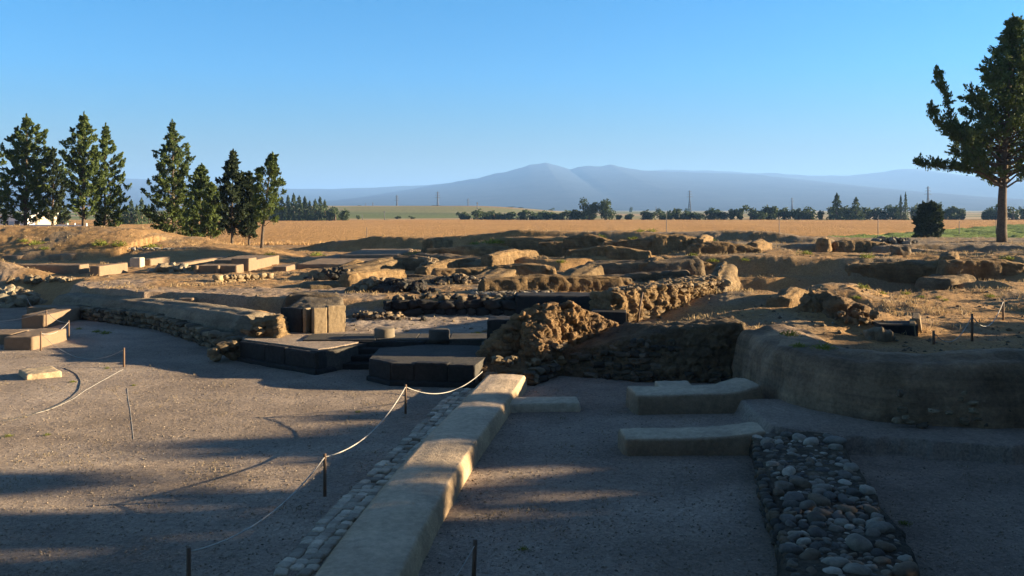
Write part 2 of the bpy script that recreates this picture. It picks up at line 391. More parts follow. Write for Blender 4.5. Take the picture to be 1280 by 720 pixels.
# ---------------------------------------------------------------- fields
def field(name, xs, y0f, y1f, h, mat_, ny, kind, amp=.06, sc=1.2):
    X = np.array(xs); tt = (np.linspace(0, 1, ny)) ** 1.8
    XX = np.repeat(X[None], ny, 0); YY = y0f(XX) + (y1f(XX) - y0f(XX)) * tt[:, None]
    x, y = XX.ravel(), YY.ravel()
    z = ground_z(x, y) + h + amp * fbm2(x*sc, y*sc, 91, 3)
    V = np.stack([x, y, z], -1); n = len(xs); i = (np.arange(ny-1)[:, None]*n + np.arange(n-1)[None]).ravel()
    Qd = np.stack([i, i+1, i+n+1, i+n], -1)
    V2 = V[:n].copy(); V2[:, 2] = ground_z(V2[:, 0], V2[:, 1]) - .1; V2[:, 1] -= .05; o = len(V)
    k = np.arange(n-1); Q2 = np.stack([o+k, o+k+1, k+1, k], -1)
    ob = mesh_np(name, np.vstack([V, V2]), [np.vstack([Qd, Q2])], mat_); tag(ob, kind=kind); return ob
def wheatmat(name, ca, cb):
    m, nt, b = newmat(name); geo = nt.nodes.new('ShaderNodeNewGeometry'); mp = nt.nodes.new('ShaderNodeMapping')
    nt.links.new(geo.outputs['Position'], mp.inputs[0]); mp.inputs['Scale'].default_value = (1, .35, 1)
    n1 = nz(nt, mp.outputs[0], .05, 6, .7); n2 = nz(nt, mp.outputs[0], 1.6, 5, .75)
    c = ramp(nt, n1.outputs['Fac'], [(.3, ca), (.7, cb)]).outputs[0]
    c = mul(nt, c, ramp(nt, n2.outputs['Fac'], [(.3, (.72,)*3), (.7, (1.2,)*3)]).outputs[0])
    nt.links.new(c, b.inputs['Base Color']); b.inputs['Roughness'].default_value = 1; b.inputs['Specular IOR Level'].default_value = .05
    bu = nt.nodes.new('ShaderNodeBump'); bu.inputs['Strength'].default_value = 1; bu.inputs['Distance'].default_value = 1.2
    nt.links.new(n2.outputs['Fac'], bu.inputs['Height']); nt.links.new(bu.outputs[0], b.inputs['Normal']); return m
M_wheat = wheatmat('ripe_wheat', (.41, .225, .09), (.50, .29, .12)); M_green = wheatmat('green_crop', (.14, .19, .05), (.22, .27, .08))
def wn(x): return 89 + 1.2*fbm2(x*.3, 0*x, 5, 3) + sst(30, 52, x)*50 + np.clip((x-52)*1.214, 0, 400)
field('wheat_field', np.linspace(-230, 420, 900), wn, lambda x: 0*x + 363 + .04*x, .42, M_wheat, 160, 'stuff', .14, 1.0)
field('green_field', np.linspace(30, 330, 420), lambda x: 116 + .5*np.clip(x-50, 0, 300) - 6*sst(60, 100, x), lambda x: np.maximum(wn(x) - .5, 118 + .55*np.clip(x-50, 0, 300)), .35, M_green, 60, 'stuff', .5, .35)

# ---------------------------------------------------------------- mountains
def mountain(name, line, depth, seed, colr, front):
    pts = [(px, py) for px, py in line]; pxs = np.array([p[0] for p in pts]); pys = np.array([p[1] for p in pts])
    U = np.linspace(pxs[0], pxs[-1], 420); top = H - (np.interp(U, pxs, pys) - HY)/F*depth
    det = top * .03 * fbm2(U*.06, 0*U, seed, 4)
    W = np.linspace(-1, .6, 46); UU, WW = np.meshgrid(U, W)
    x = (UU - HX)/F*depth; y = depth + WW*front
    prof = np.where(WW < 0, (1 + WW)**1.3, 1 - WW*1.4)
    z = top[None] * prof + det[None] * np.clip(prof, 0, 1)**10 + 5 * np.abs(fbm2(x*.0018, y*.0018, seed+3, 5)) * np.sin(np.clip(prof, 0, 1)*math.pi) - 20*(prof <= .001)
    n = len(U); m = len(W); i = (np.arange(m-1)[:, None]*n + np.arange(n-1)[None]).ravel()
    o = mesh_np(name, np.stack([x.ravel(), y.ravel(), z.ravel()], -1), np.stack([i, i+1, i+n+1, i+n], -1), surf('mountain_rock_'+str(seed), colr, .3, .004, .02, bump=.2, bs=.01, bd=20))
    tag(o, kind='structure')
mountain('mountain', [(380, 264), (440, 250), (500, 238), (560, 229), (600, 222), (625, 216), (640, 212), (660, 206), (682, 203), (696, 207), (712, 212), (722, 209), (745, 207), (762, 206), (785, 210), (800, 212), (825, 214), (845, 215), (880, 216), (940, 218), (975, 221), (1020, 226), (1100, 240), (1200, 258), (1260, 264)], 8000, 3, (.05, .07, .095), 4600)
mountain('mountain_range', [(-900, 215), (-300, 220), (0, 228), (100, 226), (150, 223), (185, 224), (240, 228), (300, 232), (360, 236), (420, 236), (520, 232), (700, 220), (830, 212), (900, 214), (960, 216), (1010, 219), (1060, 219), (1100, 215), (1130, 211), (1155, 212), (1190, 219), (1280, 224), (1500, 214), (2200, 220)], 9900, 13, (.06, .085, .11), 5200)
# ================================================================ builders for ruins
C_MUD = np.array((.52, .35, .18)); C_GREY = np.array((.33, .285, .235)); C_DARK = np.array((.085, .083, .085)); C_TAN = np.array((.56, .41, .25)); C_PALE = np.array((.58, .52, .44))
def berm(name, label, cat, pts, flat, wb, wf, zb, col_a=C_MUD, col_b=None, amp=.05, step=.16, steep=2.2, caps=(.6, .6), group=None, mat=None, seed=1, crag=0.0, cells=3.0, raw=False, parent=None, sm=None, side_col=None):
    """an earthen wall swept along its crest; pts (px, py, distance) in the picture or world points when raw"""
    pp = [Vector(p) for p in pts] if raw else [Q(*p) for p in pts]
    path = smooth_path(pp, step, sm)
    d = np.gradient(path, axis=0)[:, :2]; d /= np.linalg.norm(d, axis=1)[:, None] + 1e-9
    # end caps
    def cap(p, dr, L):
        n = 7; tt = np.linspace(0, 1, n + 1)[1:]; return p[None] + np.column_stack([dr[None]*(tt*L)[:, None], 0*tt]), tt
    c0, t0 = cap(path[0], -d[0], caps[0]); c1, t1 = cap(path[-1], d[-1], caps[1])
    allp = np.vstack([c0[::-1], path, c1]); dd = np.vstack([np.repeat(d[:1], len(c0), 0), d, np.repeat(d[-1:], len(c1), 0)])
    tt = np.concatenate([t0[::-1], np.zeros(len(path)), t1])
    nrm = np.stack([-dd[:, 1], dd[:, 0]], -1)
    ns = 34; s = np.linspace(-1, 1, ns)
    tot = flat + (wb if True else 0)
    V = []
    u = np.clip(np.abs(s) * 1.0, 0, 1)
    # inner part flat, outer part falling
    fr = .35
    off_b = np.where(u < fr, u/fr*flat, flat + (u-fr)/(1-fr)*wb); off_f = np.where(u < fr, u/fr*flat, flat + (u-fr)/(1-fr)*wf)
    off = np.where(s < 0, off_b, -off_f)          # s<0 is the back (left normal)
    hh = np.where(u < fr, 1, 1 - ((u-fr)/(1-fr)) ** steep)
    hh = hh - .06*np.clip(u/fr, 0, 1)**2*(u > fr*.5)
    hs = (1 - tt**2.5)[:, None]; ws = np.sqrt(np.clip(1 - tt**2, 0, 1))[:, None]
    H_ = zb + (allp[:, 2:3] - zb) * hh[None] * hs
    X = allp[:, 0:1] + nrm[:, 0:1] * off[None] * ws; Y = allp[:, 1:2] + nrm[:, 1:2] * off[None] * ws
    x, y, z = X.ravel(), Y.ravel(), H_.ravel()
    k = .8
    n1 = fbm3(x*k, y*k, z*k, seed, 4); n2 = fbm3(x*3.2, y*3.2, z*3.2, seed+9, 3)
    hfac = (hh[None] * hs + 0*X).ravel()
    side = np.sign(off)[None].repeat(len(allp), 0).ravel() * (1 - hh[None].repeat(len(allp), 0).ravel()*.6)
    nx = nrm[:, 0:1].repeat(ns, 1).ravel(); ny = nrm[:, 1:2].repeat(ns, 1).ravel()
    cc = 0; idd = None
    if crag:
        f1, f21, idd = cell3(x*cells, y*cells, z*cells*1.3, seed)
        rg = np.abs(fbm3(x*cells*.9, y*cells*.9, z*cells*.6, seed+33, 4)); cc = crag * (.5*sst(0, .2, f21) - .3 + .8*(idd - .5) + .8*(.22 - rg)) * (hfac < .97)
    n3 = fbm3(x*7, y*7, z*7, seed+13, 3); a = amp * (n1*1.5 + n2*.9 + n3*.5) + cc
    x = x + nx*side*a + amp*.5*n2; y = y + ny*side*a
    z = z + amp * (n1*1.2 + n2*.5) * np.clip(hfac*1.5, 0, 1) - .10*(hfac < .02)
    n = ns; m = len(allp); i = (np.arange(m-1)[:, None]*n + np.arange(n-1)[None]).ravel()
    c = np.repeat(np.array([col_a], float), len(x), 0)
    if col_b is not None: c = lerp(c, np.array(col_b), sst(-.15, .25, fbm3(x*.9, y*.9, z*.9, seed+20, 3))[:, None])
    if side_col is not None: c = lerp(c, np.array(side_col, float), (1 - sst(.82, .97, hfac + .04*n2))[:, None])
    if idd is not None: c = c * (1 + .45*(idd - .5))[:, None]
    Vv = np.stack([x, y, z], -1); ctr = Vv.mean(0); ctr[2] = zb; base = Vector(ctr)
    o = mesh_np(name, Vv - (ctr if parent is None else 0), np.stack([i, i+n, i+n+1, i+1], -1), mat or M_mud, parent, colr=c)
    if parent is None: o.location = base; tag(o, label, cat, group)
    return o
def hullpts(bm, pts):
    vs_ = [bm.verts.new(p) for p in pts]
    r = bmesh.ops.convex_hull(bm, input=vs_)
    for v in r.get('geom_interior', []) + r.get('geom_unused', []):
        if isinstance(v, bmesh.types.BMVert) and v.is_valid and not v.link_faces: bm.verts.remove(v)
def eroded(name, hulls, voxel, amp=.03, sc=1.5, mat=None, colr=C_MUD, col_b=None, crag=0.0, cells=3.0, seed=1, label=None, cat=None, group=None, parent=None, smooth=True):
    """convex pieces fused and weathered"""
    meshes = []
    tmp = bpy.data.meshes.new('t'); bm = bmesh.new()
    for hpts in hulls: hullpts(bm, hpts)
    bm.normal_update(); bm.to_mesh(tmp); bm.free()
    to = bpy.data.objects.new('t', tmp); col.objects.link(to)
    rm = to.modifiers.new('r', 'REMESH'); rm.mode = 'VOXEL'; rm.voxel_size = voxel
    dg = bpy.context.evaluated_depsgraph_get(); ev = to.evaluated_get(dg); me = bpy.data.meshes.new_from_object(ev)
    bpy.data.objects.remove(to); bpy.data.meshes.remove(tmp)
    n = len(me.vertices); V = np.empty(n*3, np.float32); me.vertices.foreach_get('co', V); V = V.reshape(-1, 3).astype(float)
    N = np.empty(n*3, np.float32); me.vertices.foreach_get('normal', N); N = N.reshape(-1, 3)
    x, y, z = V.T
    a = amp * (1.3*fbm3(x*sc, y*sc, z*sc, seed, 4) + .6*fbm3(x*sc*4, y*sc*4, z*sc*4, seed+5, 3))
    c = np.repeat(np.array([colr], float), n, 0)
    if col_b is not None: c = lerp(c, np.array(col_b), sst(-.2, .25, fbm3(x*1.1, y*1.1, z*1.1, seed+20, 3))[:, None])
    if crag:
        f1, f21, idd = cell3(x*cells, y*cells, z*cells*1.25, seed)
        rg = np.abs(fbm3(x*cells*.8, y*cells*.8, z*cells*.5, seed+33, 5)); f1b, f21b, iddb = cell3(x*cells*2.1, y*cells*2.1, z*cells*2.4, seed+50); a = a + crag * (.45*sst(0, .16, f21) - .3 + .75*(idd-.5) + .8*(.22 - rg) + .22*sst(0, .2, f21b) + .35*(iddb-.5)) * np.clip(1.4 - np.abs(N[:, 2]), .25, 1)
        c = c * (1 + .4*(idd-.5))[:, None]
    V = V + N * a[:, None]
    ctr = np.array([V[:, 0].mean(), V[:, 1].mean(), V[:, 2].min()]) if parent is None else np.zeros(3)
    me.vertices.foreach_set('co', (V - ctr).astype(np.float32).ravel())
    at = me.color_attributes.new('Col', 'FLOAT_COLOR', 'POINT'); cc = np.ones((n, 4), np.float32); cc[:, :3] = c; at.data.foreach_set('color', cc.ravel())
    me.polygons.foreach_set('use_smooth', [smooth]*len(me.polygons)); me.materials.clear(); me.materials.append(mat or M_mud)
    me.name = name; me.update()
    o = bpy.data.objects.new(name, me); col.objects.link(o)
    if parent is not None: o.parent = parent
    else: o.location = Vector(ctr); tag(o, label, cat, group)
    return o
def box8(x0, x1, y0, y1, z0, z1, ins=0.0):
    return [(x, y, z0) for x in (x0, x1) for y in (y0, y1)] + [(x, y, z1) for x in (x0+ins, x1-ins) for y in (y0+ins, y1-ins)]
def prism(fp, z0, z1): return [(p[0], p[1], z0) for p in fp] + [(p[0], p[1], z1) for p in fp]
def ashlar(name, fp, z0, z1, mat, label=None, cat=None, group=None, parent=None, bevel=.025, joints=0):
    """dressed block on a footprint, bevelled"""
    cx = sum(p[0] for p in fp)/len(fp) if parent is None else 0; cy = sum(p[1] for p in fp)/len(fp) if parent is None else 0; zz = z0 if parent is None else 0
    bm = bmesh.new(); lo = [bm.verts.new((p[0]-cx, p[1]-cy, z0-zz)) for p in fp]; hi = [bm.verts.new((p[0]-cx, p[1]-cy, (p[2] if len(p) > 2 else z1)-zz)) for p in fp]
    bm.faces.new(lo[::-1]); bm.faces.new(hi); n = len(fp)
    for i in range(n): bm.faces.new((lo[i], lo[(i+1) % n], hi[(i+1) % n], hi[i]))
    bmesh.ops.recalc_face_normals(bm, faces=bm.faces)
    bmesh.ops.bevel(bm, geom=[e for e in bm.edges], offset=bevel, segments=2, affect='EDGES', profile=.6)
    o = obj_bm(name, bm, mat, parent)
    if parent is None: o.location = (cx, cy, z0); tag(o, label, cat, group)
    return o
# stones
def ico(sub, p, seed):
    bm = bmesh.new(); bmesh.ops.create_icosphere(bm, subdivisions=sub, radius=1); V = np.array([v.co[:] for v in bm.verts]); Fc = np.array([[v.index for v in f.verts] for f in bm.faces]); bm.free()
    n = (np.abs(V)**p).sum(1)**(1/p); V = V / n[:, None]
    d = fbm3(V[:, 0]*1.3+seed*9, V[:, 1]*1.3, V[:, 2]*1.3, seed, 3); return V*(1 + (.28 if p < 3 else (.5 if p < 8 else .12))*d)[:, None], Fc
ROUND = [ico(3, 2.3, s) for s in range(6)]; BLOCKY = [ico(3, 5.0, s+20) for s in range(6)]; SMALL = [ico(1, 2.6, s+40) for s in range(6)]; MID = [ico(2, 6.0, s+60) for s in range(6)]; FLAT = [ico(3, 9.0, s+80) for s in range(6)]
rng = random.Random(7)
class Stones:
    def __init__(s, kinds): s.k = kinds; s.V = []; s.F = []; s.C = []; s.o = 0
    def add(s, c, sc, colr, rot=None, yaw=None, tilt=.25):
        V, Fc = rng.choice(s.k)
        M = Matrix.Rotation(yaw if yaw is not None else rng.uniform(0, 6.28), 3, 'Z') @ Matrix.Rotation(rng.gauss(0, tilt), 3, 'X') @ Matrix.Rotation(rng.gauss(0, tilt), 3, 'Y')
        W = (V * np.array(sc)) @ np.array(M).T + np.array(c)
        s.V.append(W); s.F.append(Fc + s.o); s.C.append(np.repeat([np.array(colr) * rng.uniform(.75, 1.25)], len(V), 0)); s.o += len(V)
    def build(s, name, parent=None, mat=None):
        return mesh_np(name, np.vstack(s.V), np.vstack(s.F), mat or M_stone, parent, colr=np.vstack(s.C), smooth=s.k[0] is not MID[0])
def stone_face(S, a, b, z0f, z1f, size, colors, out=.0, jit=.25, thick=.6, lean=0.0):
    """courses of stones along the line a-b (2D), between z0f(t) and z1f(t)"""
    a, b = Vector(a[:2]), Vector(b[:2]); L = (b-a).length; d = (b-a)/L; yaw = math.atan2(d.y, d.x); nrm = Vector((d.y, -d.x))
    z = 0
    zmin = min(z0f(i/10) for i in range(11)); zmax = max(z1f(i/10) for i in range(11)); zz = zmin
    while zz < zmax:
        h = size * rng.uniform(.5, .75); x = -size*rng.random()
        while x < L:
            w = size * rng.uniform(.55, 1.5); t_ = min(1, max(0, (x + w/2)/L)); zc = zz + h/2
            if z0f(t_) - h < zc < z1f(t_) + h*.2:
                p = a + d*(x + w/2) + nrm*(out - lean*zc + rng.uniform(-jit, jit)*size*.5)
                S.add((p.x, p.y, zc + rng.uniform(-.1, .1)*h), (w/2*1.06, size*thick, h/2*1.12), rng.choice(colors), yaw=yaw + rng.gauss(0, .12), tilt=.10)
            x += w
        zz += h
# ================================================================ haze
def haze():
    m = bpy.data.materials.new('haze_air'); m.use_nodes = True; nt = m.node_tree; nt.nodes.clear()
    o = nt.nodes.new('ShaderNodeOutputMaterial'); v = nt.nodes.new('ShaderNodeVolumePrincipled')
    v.inputs['Color'].default_value = (.27, .51, .98, 1); v.inputs['Density'].default_value = HAZE; v.inputs['Anisotropy'].default_value = 0.1
    nt.links.new(v.outputs[0], o.inputs['Volume'])
    bm = bmesh.new(); bmesh.ops.create_cube(bm, size=1)
    for q in bm.verts: q.co = (q.co.x*76000, q.co.y*34000+14600, -31 if q.co.z < 0 else 500)
    ob = obj_bm('haze', bm, m); tag(ob, kind='stuff')
HAZE = 1.25e-4
haze()
# ================================================================ long wall on the left edge of the plaza
tE = empty('ruined_wall', P(200, 408, 0), 'long mud-topped wall on a rough stone base behind the sunlit gravel plaza', 'wall')
def rel(o, par):      # keep world placement under a moved parent
    o.location = Vector(o.location) - Vector(par.location); return o
o = berm('earth_capping', None, None, [(92, 366, 39.3), (150, 369, 37.6), (205, 374, 35.5), (262, 381, 33.0), (322, 390, 30.4)], .42, .5, .72, -.05, (.66, .57, .46), (.56, .47, .37), amp=.05, steep=3.0, caps=(.7, .35), parent=tE, seed=4, mat=M_mud); rel(o, tE)
S = Stones(MID); ba = [P(98, 397, 0), P(150, 404, 0), P(205, 412, 0), P(245, 424, 0), P(275, 436, 0)]
for a, b in zip(ba[:-1], ba[1:]): stone_face(S, a, b, lambda t: 0, lambda t: .50, .30, [(.34, .28, .2), (.44, .36, .26), (.17, .15, .12)], out=.10, thick=.7)
a, b = ba[-1], P(300, 447, 0)
stone_face(S, a, b, lambda t: 0, lambda t: .55 - .25*t, .42, [(.30, .24, .17), (.24, .2, .15)], out=-.1)
rel(S.build('stone_base', tE), tE)
# broken rubble pier at its near end
tR = empty('rubble_pier', P(335, 420, .6), 'low broken pier of sunlit orange rubble between the mud wall and the upright slabs', 'wall')
x0, y0 = Q(311, 420, 27.6).x, 27.2
rel(eroded('core', [[(x0, y0, .1), (x0+1.2, y0-.2, .1), (x0+1.2, y0+1.2, .3), (x0-.1, y0+1.2, .3), (x0+.2, y0+.2, 1.05), (x0+1.0, y0+.1, 1.22), (x0+.9, y0+.9, 1.28), (x0+.1, y0+.9, 1.1)]], .05, .04, 2, colr=C_TAN, crag=.16, cells=4.2, seed=5, parent=tR), tR)
S = Stones(MID)
for k in range(4): S.add((x0+rng.uniform(0, 1.3), y0+rng.uniform(-.15, .1), rng.uniform(.6, 1.05)), (rng.uniform(.08, .17), .12, rng.uniform(.05, .1)), rng.choice([(.5, .38, .24), (.42, .31, .2)]), tilt=.3)
for k in range(16): S.add((x0-rng.uniform(.0, .9), y0-rng.uniform(-.2, .9), rng.uniform(.05, .55)), (rng.uniform(.12, .25), .16, rng.uniform(.08, .14)), rng.choice([(.40, .31, .2), (.28, .22, .15)]), tilt=.2)
rel(S.build('stones', tR), tR)
# ================================================================ upright slabs (gate pier)
tG = empty('slab_pier', Vector((-6.6, 28.6, .6)), 'square pier of upright slabs with an open slot and sunlit tan side', 'ruin')
A0 = Vector((-7.55, 28.65)); A1 = Vector((-6.30, 28.02)); A2 = Vector((-5.42, 28.55)); A3 = Vector((-6.3, 29.6))
def sl(p, q, w0, w1, z0, z1, th, mat, name, inward):
    a = p.lerp(q, w0); b = p.lerp(q, w1); n = Vector(inward).normalized()*th
    rel(eroded(name, [prism([a, b, b+n, a+n], z0, z1)], .028, .014, 3.5, mat=mat, seed=int(w0*50), parent=tG), tG)
inn = (.45, .89); sl(A0, A1, 0, .62, .55, 1.42, .2, M_basalt, 'side_slab', inn); sl(A0, A1, .66, .76, .55, 1.44, .25, M_limestone, 'upright_post', inn)
inn = (-.55, .83); sl(A1, A2, .0, .42, .55, 1.46, .22, M_limestone, 'face_slab', inn); sl(A1, A2, .435, 1.02, .55, 1.50, .24, M_limestone, 'face_slab', inn)
sl(A1, A2, -.02, 1.05, .50, .64, .15, M_limestone, 'plinth', (-.2, .3))
rel(eroded('earth_fill', [[(-7.4, 28.85, .5), (-6.45, 28.35, .5), (-5.6, 28.9, .5), (-5.7, 30.2, .5), (-7.4, 30.4, .5), (-7.4, 28.85, 1.36), (-6.35, 28.32, 1.38), (-5.65, 28.85, 1.42), (-5.8, 30.1, 1.62), (-7.2, 30.2, 1.62)]], .06, .03, 2, colr=C_GREY, parent=tG, seed=8), tG)
# ================================================================ dark platforms and stairs
def platform(name, label, fp, z1, facing, front_edges, nblk):
    T = empty(name, Vector((sum(p[0] for p in fp)/len(fp), sum(p[1] for p in fp)/len(fp), 0)), label, 'platform')
    inner = fp
    rel(ashlar('fill', [(p[0], p[1]) for p in fp], -.1, z1-.02, M_basalt_top, parent=T, bevel=.01), T)
    for (p, q), nb in zip(front_edges, nblk):
        p, q = Vector(p), Vector(q); d = (q-p).normalized(); n = Vector((d.y, -d.x))
        cuts = sorted([0, 1] + [(k + rng.uniform(-.2, .2))/nb for k in range(1, nb)])
        for c0, c1 in zip(cuts[:-1], cuts[1:]):
            a, b = p.lerp(q, c0) + d*.006, p.lerp(q, c1) - d*.006; o_ = .03 + rng.uniform(0, .02)
            rel(eroded('orthostat', [prism([a + n*o_, b + n*o_, b - n*.3, a - n*.3], .12, z1 + rng.uniform(-.03, .02))], .032, .014, 3, mat=M_basalt, seed=rng.randrange(99), parent=T), T)
        a, b = p - d*.05, q + d*.05
        rel(eroded('plinth', [prism([a + n*.09, b + n*.09, b - n*.2, a - n*.2], -.08, .135)], .035, .016, 3, mat=M_basalt, seed=3, parent=T), T)
    return T
pL = [(-8.25, 26.7), (-5.46, 24.62), (-4.92, 25.25), (-4.35, 26.35), (-4.3, 27.3), (-8.3, 28.6)]
platform('stone_platform', 'low platform of black basalt slabs with a pale gravel top, left of the stairs', pL, .62, None, [((-8.25, 26.7), (-5.46, 24.62)), ((-5.46, 24.62), (-4.35, 26.35))], [3, 3])
o = ashlar('gravel_sheet', [(-8.2, 26.85), (-5.5, 24.95), (-5.1, 25.4), (-4.55, 26.4), (-4.6, 27.4), (-5.2, 28.6), (-6.3, 28.1), (-7.5, 28.7), (-8.2, 28.3)], .60, .645, M_ground, bevel=.02); tag(o, kind='structure'); o['label'] = 'pale gravel spread over the left platform'; o.name = 'gravel'
a_ = o.data.color_attributes.new('Col', 'FLOAT_COLOR', 'POINT')
for q in a_.data: q.color = (*GRAVEL, 1)
pR = [(-3.85, 23.75), (-3.15, 23.05), (-.95, 22.75), (-.6, 24.6), (-.9, 26.0), (-2.5, 26.3), (-3.85, 25.5)]
platform('stone_platform', 'large black basalt platform with dark grey top, right of the stairs behind the rope post', pR, .60, None, [((-3.85, 23.75), (-3.15, 23.05)), ((-3.15, 23.05), (-.95, 22.75))], [1, 3])
tS = empty('stairs', Vector((-4.2, 25.9, 0)), 'short flight of black basalt steps between the two dark platforms', 'stairs')
for k in range(4):
    yk = 25.35 + .33*k
    rel(eroded('step', [prism([(-5.0 + .08*k, yk), (-2.6, yk - .05), (-2.6, yk+.6), (-4.8, yk+.6)], -.05 if k == 0 else .165*k - .1, .165*(k+1))], .032, .014, 3, mat=M_basalt, seed=k, parent=tS), tS)
tB = empty('threshold', Vector((-3.5, 27, .6)), 'long row of flat dark basalt paving slabs behind the steps, under the round bases', 'paving')
xs = [-6.3, -5.2, -4.1, -2.9, -1.9, -.6]
for a, b in zip(xs[:-1], xs[1:]):
    rel(ashlar('paving_slab', [(a+.01, 26.45+rng.uniform(-.05, .05)), (b-.01, 26.45+rng.uniform(-.05, .05)), (b-.01, 27.75), (a+.01, 27.75)], .45, .70+rng.uniform(-.01, .01), M_basalt_top, parent=tB, bevel=.015), tB)
def colbase(x, y, z, r, h, label, mat):
    bm = bmesh.new(); prof = [(0, -.05), (r*1.02, -.05), (r*1.03, h*.12), (r, h*.3), (r*1.01, h*.8), (r*.96, h*.97), (r*.88, h), (0, h)]
    rings = []
    for pr, pz in prof:
        rings.append([bm.verts.new((pr*math.cos(a)*(1+.015*math.sin(3*a)), pr*math.sin(a), pz)) for a in [i*2*math.pi/36 for i in range(36)]] if pr else [bm.verts.new((0, 0, pz))])
    for A, B in zip(rings[:-1], rings[1:]):
        for i in range(36):
            j = (i+1) % 36
            if len(A) == 1: bm.faces.new((A[0], B[j], B[i]))
            elif len(B) == 1: bm.faces.new((A[i], A[j], B[0]))
            else: bm.faces.new((A[i], A[j], B[j], B[i]))
    o = obj_bm('column_base', bm, mat, smooth=True); o.location = (x, y, z)
    tag(o, label, 'column base', 'round column bases on the threshold')
q = P(479, 422.5, .70); colbase(q.x, q.y+.25, .70, .31, .27, 'left of two drum-shaped column bases, paler and sunlit', surf('drum_stone', (.25, .215, .175), .15, 3, 14, bump=.3, bs=10, bd=.02))
q = P(548, 425, .70); colbase(q.x, q.y+.25, .70, .31, .29, 'right of two drum-shaped column bases, darker grey', surf('dark_drum_stone', (.11, .105, .10), .15, 3, 14, bump=.3, bs=10, bd=.02))
eroded('basalt_block', [prism([(-.74, 25.75), (.15, 25.6), (.2, 26.6), (-.7, 26.7)], .45, 1.38)], .035, .02, 2.5, mat=M_basalt, seed=4, label='tall black basalt block standing beside the craggy mud outcrop', cat='stone block')
ashlar('basalt_block', [(2.55, 28.0), (3.6, 27.7), (3.7, 28.5), (2.6, 28.8)], .8, 1.36, M_basalt, 'dark squared block with a pale top edge in front of the sunlit rubble wall', 'stone block')
# ================================================================ craggy outcrop
tJ = empty('mud_wall_ruin', Vector((.8, 25, 0)), 'tall craggy lump of collapsed mud wall at the far end of the plastered wall', 'ruin')
def q3(px, py, D): v = Q(px, py, D); return (v.x, v.y, v.z)
def ridgehull(a, b, wa, wb, z0=0.0):
    """tent between two crest points"""
    d = (Vector(b)-Vector(a)).to_2d().normalized(); n = Vector((-d.y, d.x)); r = []
    for p, (l, rr) in ((a, wa), (b, wb)):
        c = Vector(p[:2]); r += [(*(c+n*.12), p[2]), (*(c-n*.12), p[2]), (*(c+n*l), z0), (*(c-n*rr), z0), (*(c+n*(.3*l)), z0+(p[2]-z0)*.86), (*(c-n*(.3*rr)), z0+(p[2]-z0)*.84)]
    return r
H1 = [ridgehull(q3(596, 450, 24.0), q3(632, 407, 25), (.5, .6), (.6, .9)), ridgehull(q3(632, 407, 25), q3(655, 390, 25.3), (.6, .9), (.7, 1.0)), ridgehull(q3(655, 390, 25.3), q3(682, 378, 25.5), (.7, 1.0), (.8, 1.0)),
      ridgehull(q3(682, 378, 25.5), q3(712, 377, 25.7), (.8, .9), (.8, .8)), ridgehull(q3(712, 377, 25.7), q3(752, 398, 26.2), (.8, .8), (.7, .8)), ridgehull(q3(752, 398, 26.2), q3(790, 413, 26.9), (.7, .8), (.6, .7)),
      [(.30, 25.5, 0), (1.9, 25.4, 0), (.55, 25.4, 1.85), (1.25, 25.5, 1.9), (.35, 24.6, 1.2), (.8, 24.5, 1.15), (.35, 24.0, .40), (.75, 24.0, .35), (.25, 23.85, 0), (1.0, 23.9, 0), (1.45, 24.8, 0), (.1, 24.5, 0)],
      [(-1.15, 23.3, -.1), (.5, 23.2, -.1), (.45, 24.5, -.1), (-1.1, 24.6, -.1), (-1.05, 23.5, .33), (.4, 23.4, .3), (.4, 24.5, .55), (-.9, 24.6, .55)],
      [(1.0, 24.6, 0), (3.4, 25.2, 0), (3.2, 26.6, 0), (1.2, 26.0, 0), (1.2, 25.2, .8), (2.6, 25.7, .75), (2.6, 26.2, .9), (1.4, 25.9, 1.0)]]
rel(eroded('crag', H1, .04, .07, 1.4, colr=(.58, .39, .22), col_b=(.46, .32, .20), crag=.17, cells=3.7, seed=11, parent=tJ), tJ)
S = Stones(MID)
stone_face(S, (-1.15, 23.35), (.5, 23.2), lambda t: 0, lambda t: .26, .38, [(.22, .19, .15), (.16, .14, .12), (.34, .29, .22)], out=.02)
stone_face(S, (.5, 23.2), (1.1, 24.2), lambda t: 0, lambda t: .3, .32, [(.24, .2, .15), (.16, .14, .12)], out=.0)
for k in range(40):
    t_ = rng.random(); S.add((-.9 + 2.4*t_ + rng.gauss(0, .15), 23.9 + .9*t_ + rng.gauss(0, .3), .35 + .55*t_*rng.random()), [rng.uniform(.06, .15) for _ in range(3)], rng.choice([(.40, .32, .22), (.25, .2, .15), (.5, .42, .3)]))
rel(S.build('rough_stones', tJ), tJ)
# ================================================================ dark rubble bank
tK = empty('rubble_wall', Vector((4, 24, 0)), 'dark shaded bank of rubble masonry under brown dry grass, behind the low plastered benches', 'wall')
f0 = [(1.0, 24.5), (3.4, 23.6), (5.9, 23.4)]; 
Hk = [[(1.0, 24.5, -.1), (3.4, 23.5, -.1), (3.4, 26.2, -.1), (1.0, 26.2, -.1), (1.1, 25.1, .5), (3.4, 24.2, 1.05), (3.4, 26.2, 1.2), (1.1, 26.2, .6)],
      [(3.4, 23.5, -.1), (6.15, 23.2, -.1), (6.4, 25.8, -.1), (3.4, 26.2, -.1), (3.4, 24.2, 1.05), (4.6, 24.0, 1.36), (6.2, 23.6, 1.56), (6.4, 25.6, 1.5), (3.4, 26.2, 1.2)]]
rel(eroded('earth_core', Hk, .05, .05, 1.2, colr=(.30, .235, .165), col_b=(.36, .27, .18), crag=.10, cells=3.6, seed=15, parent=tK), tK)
S = Stones(MID)
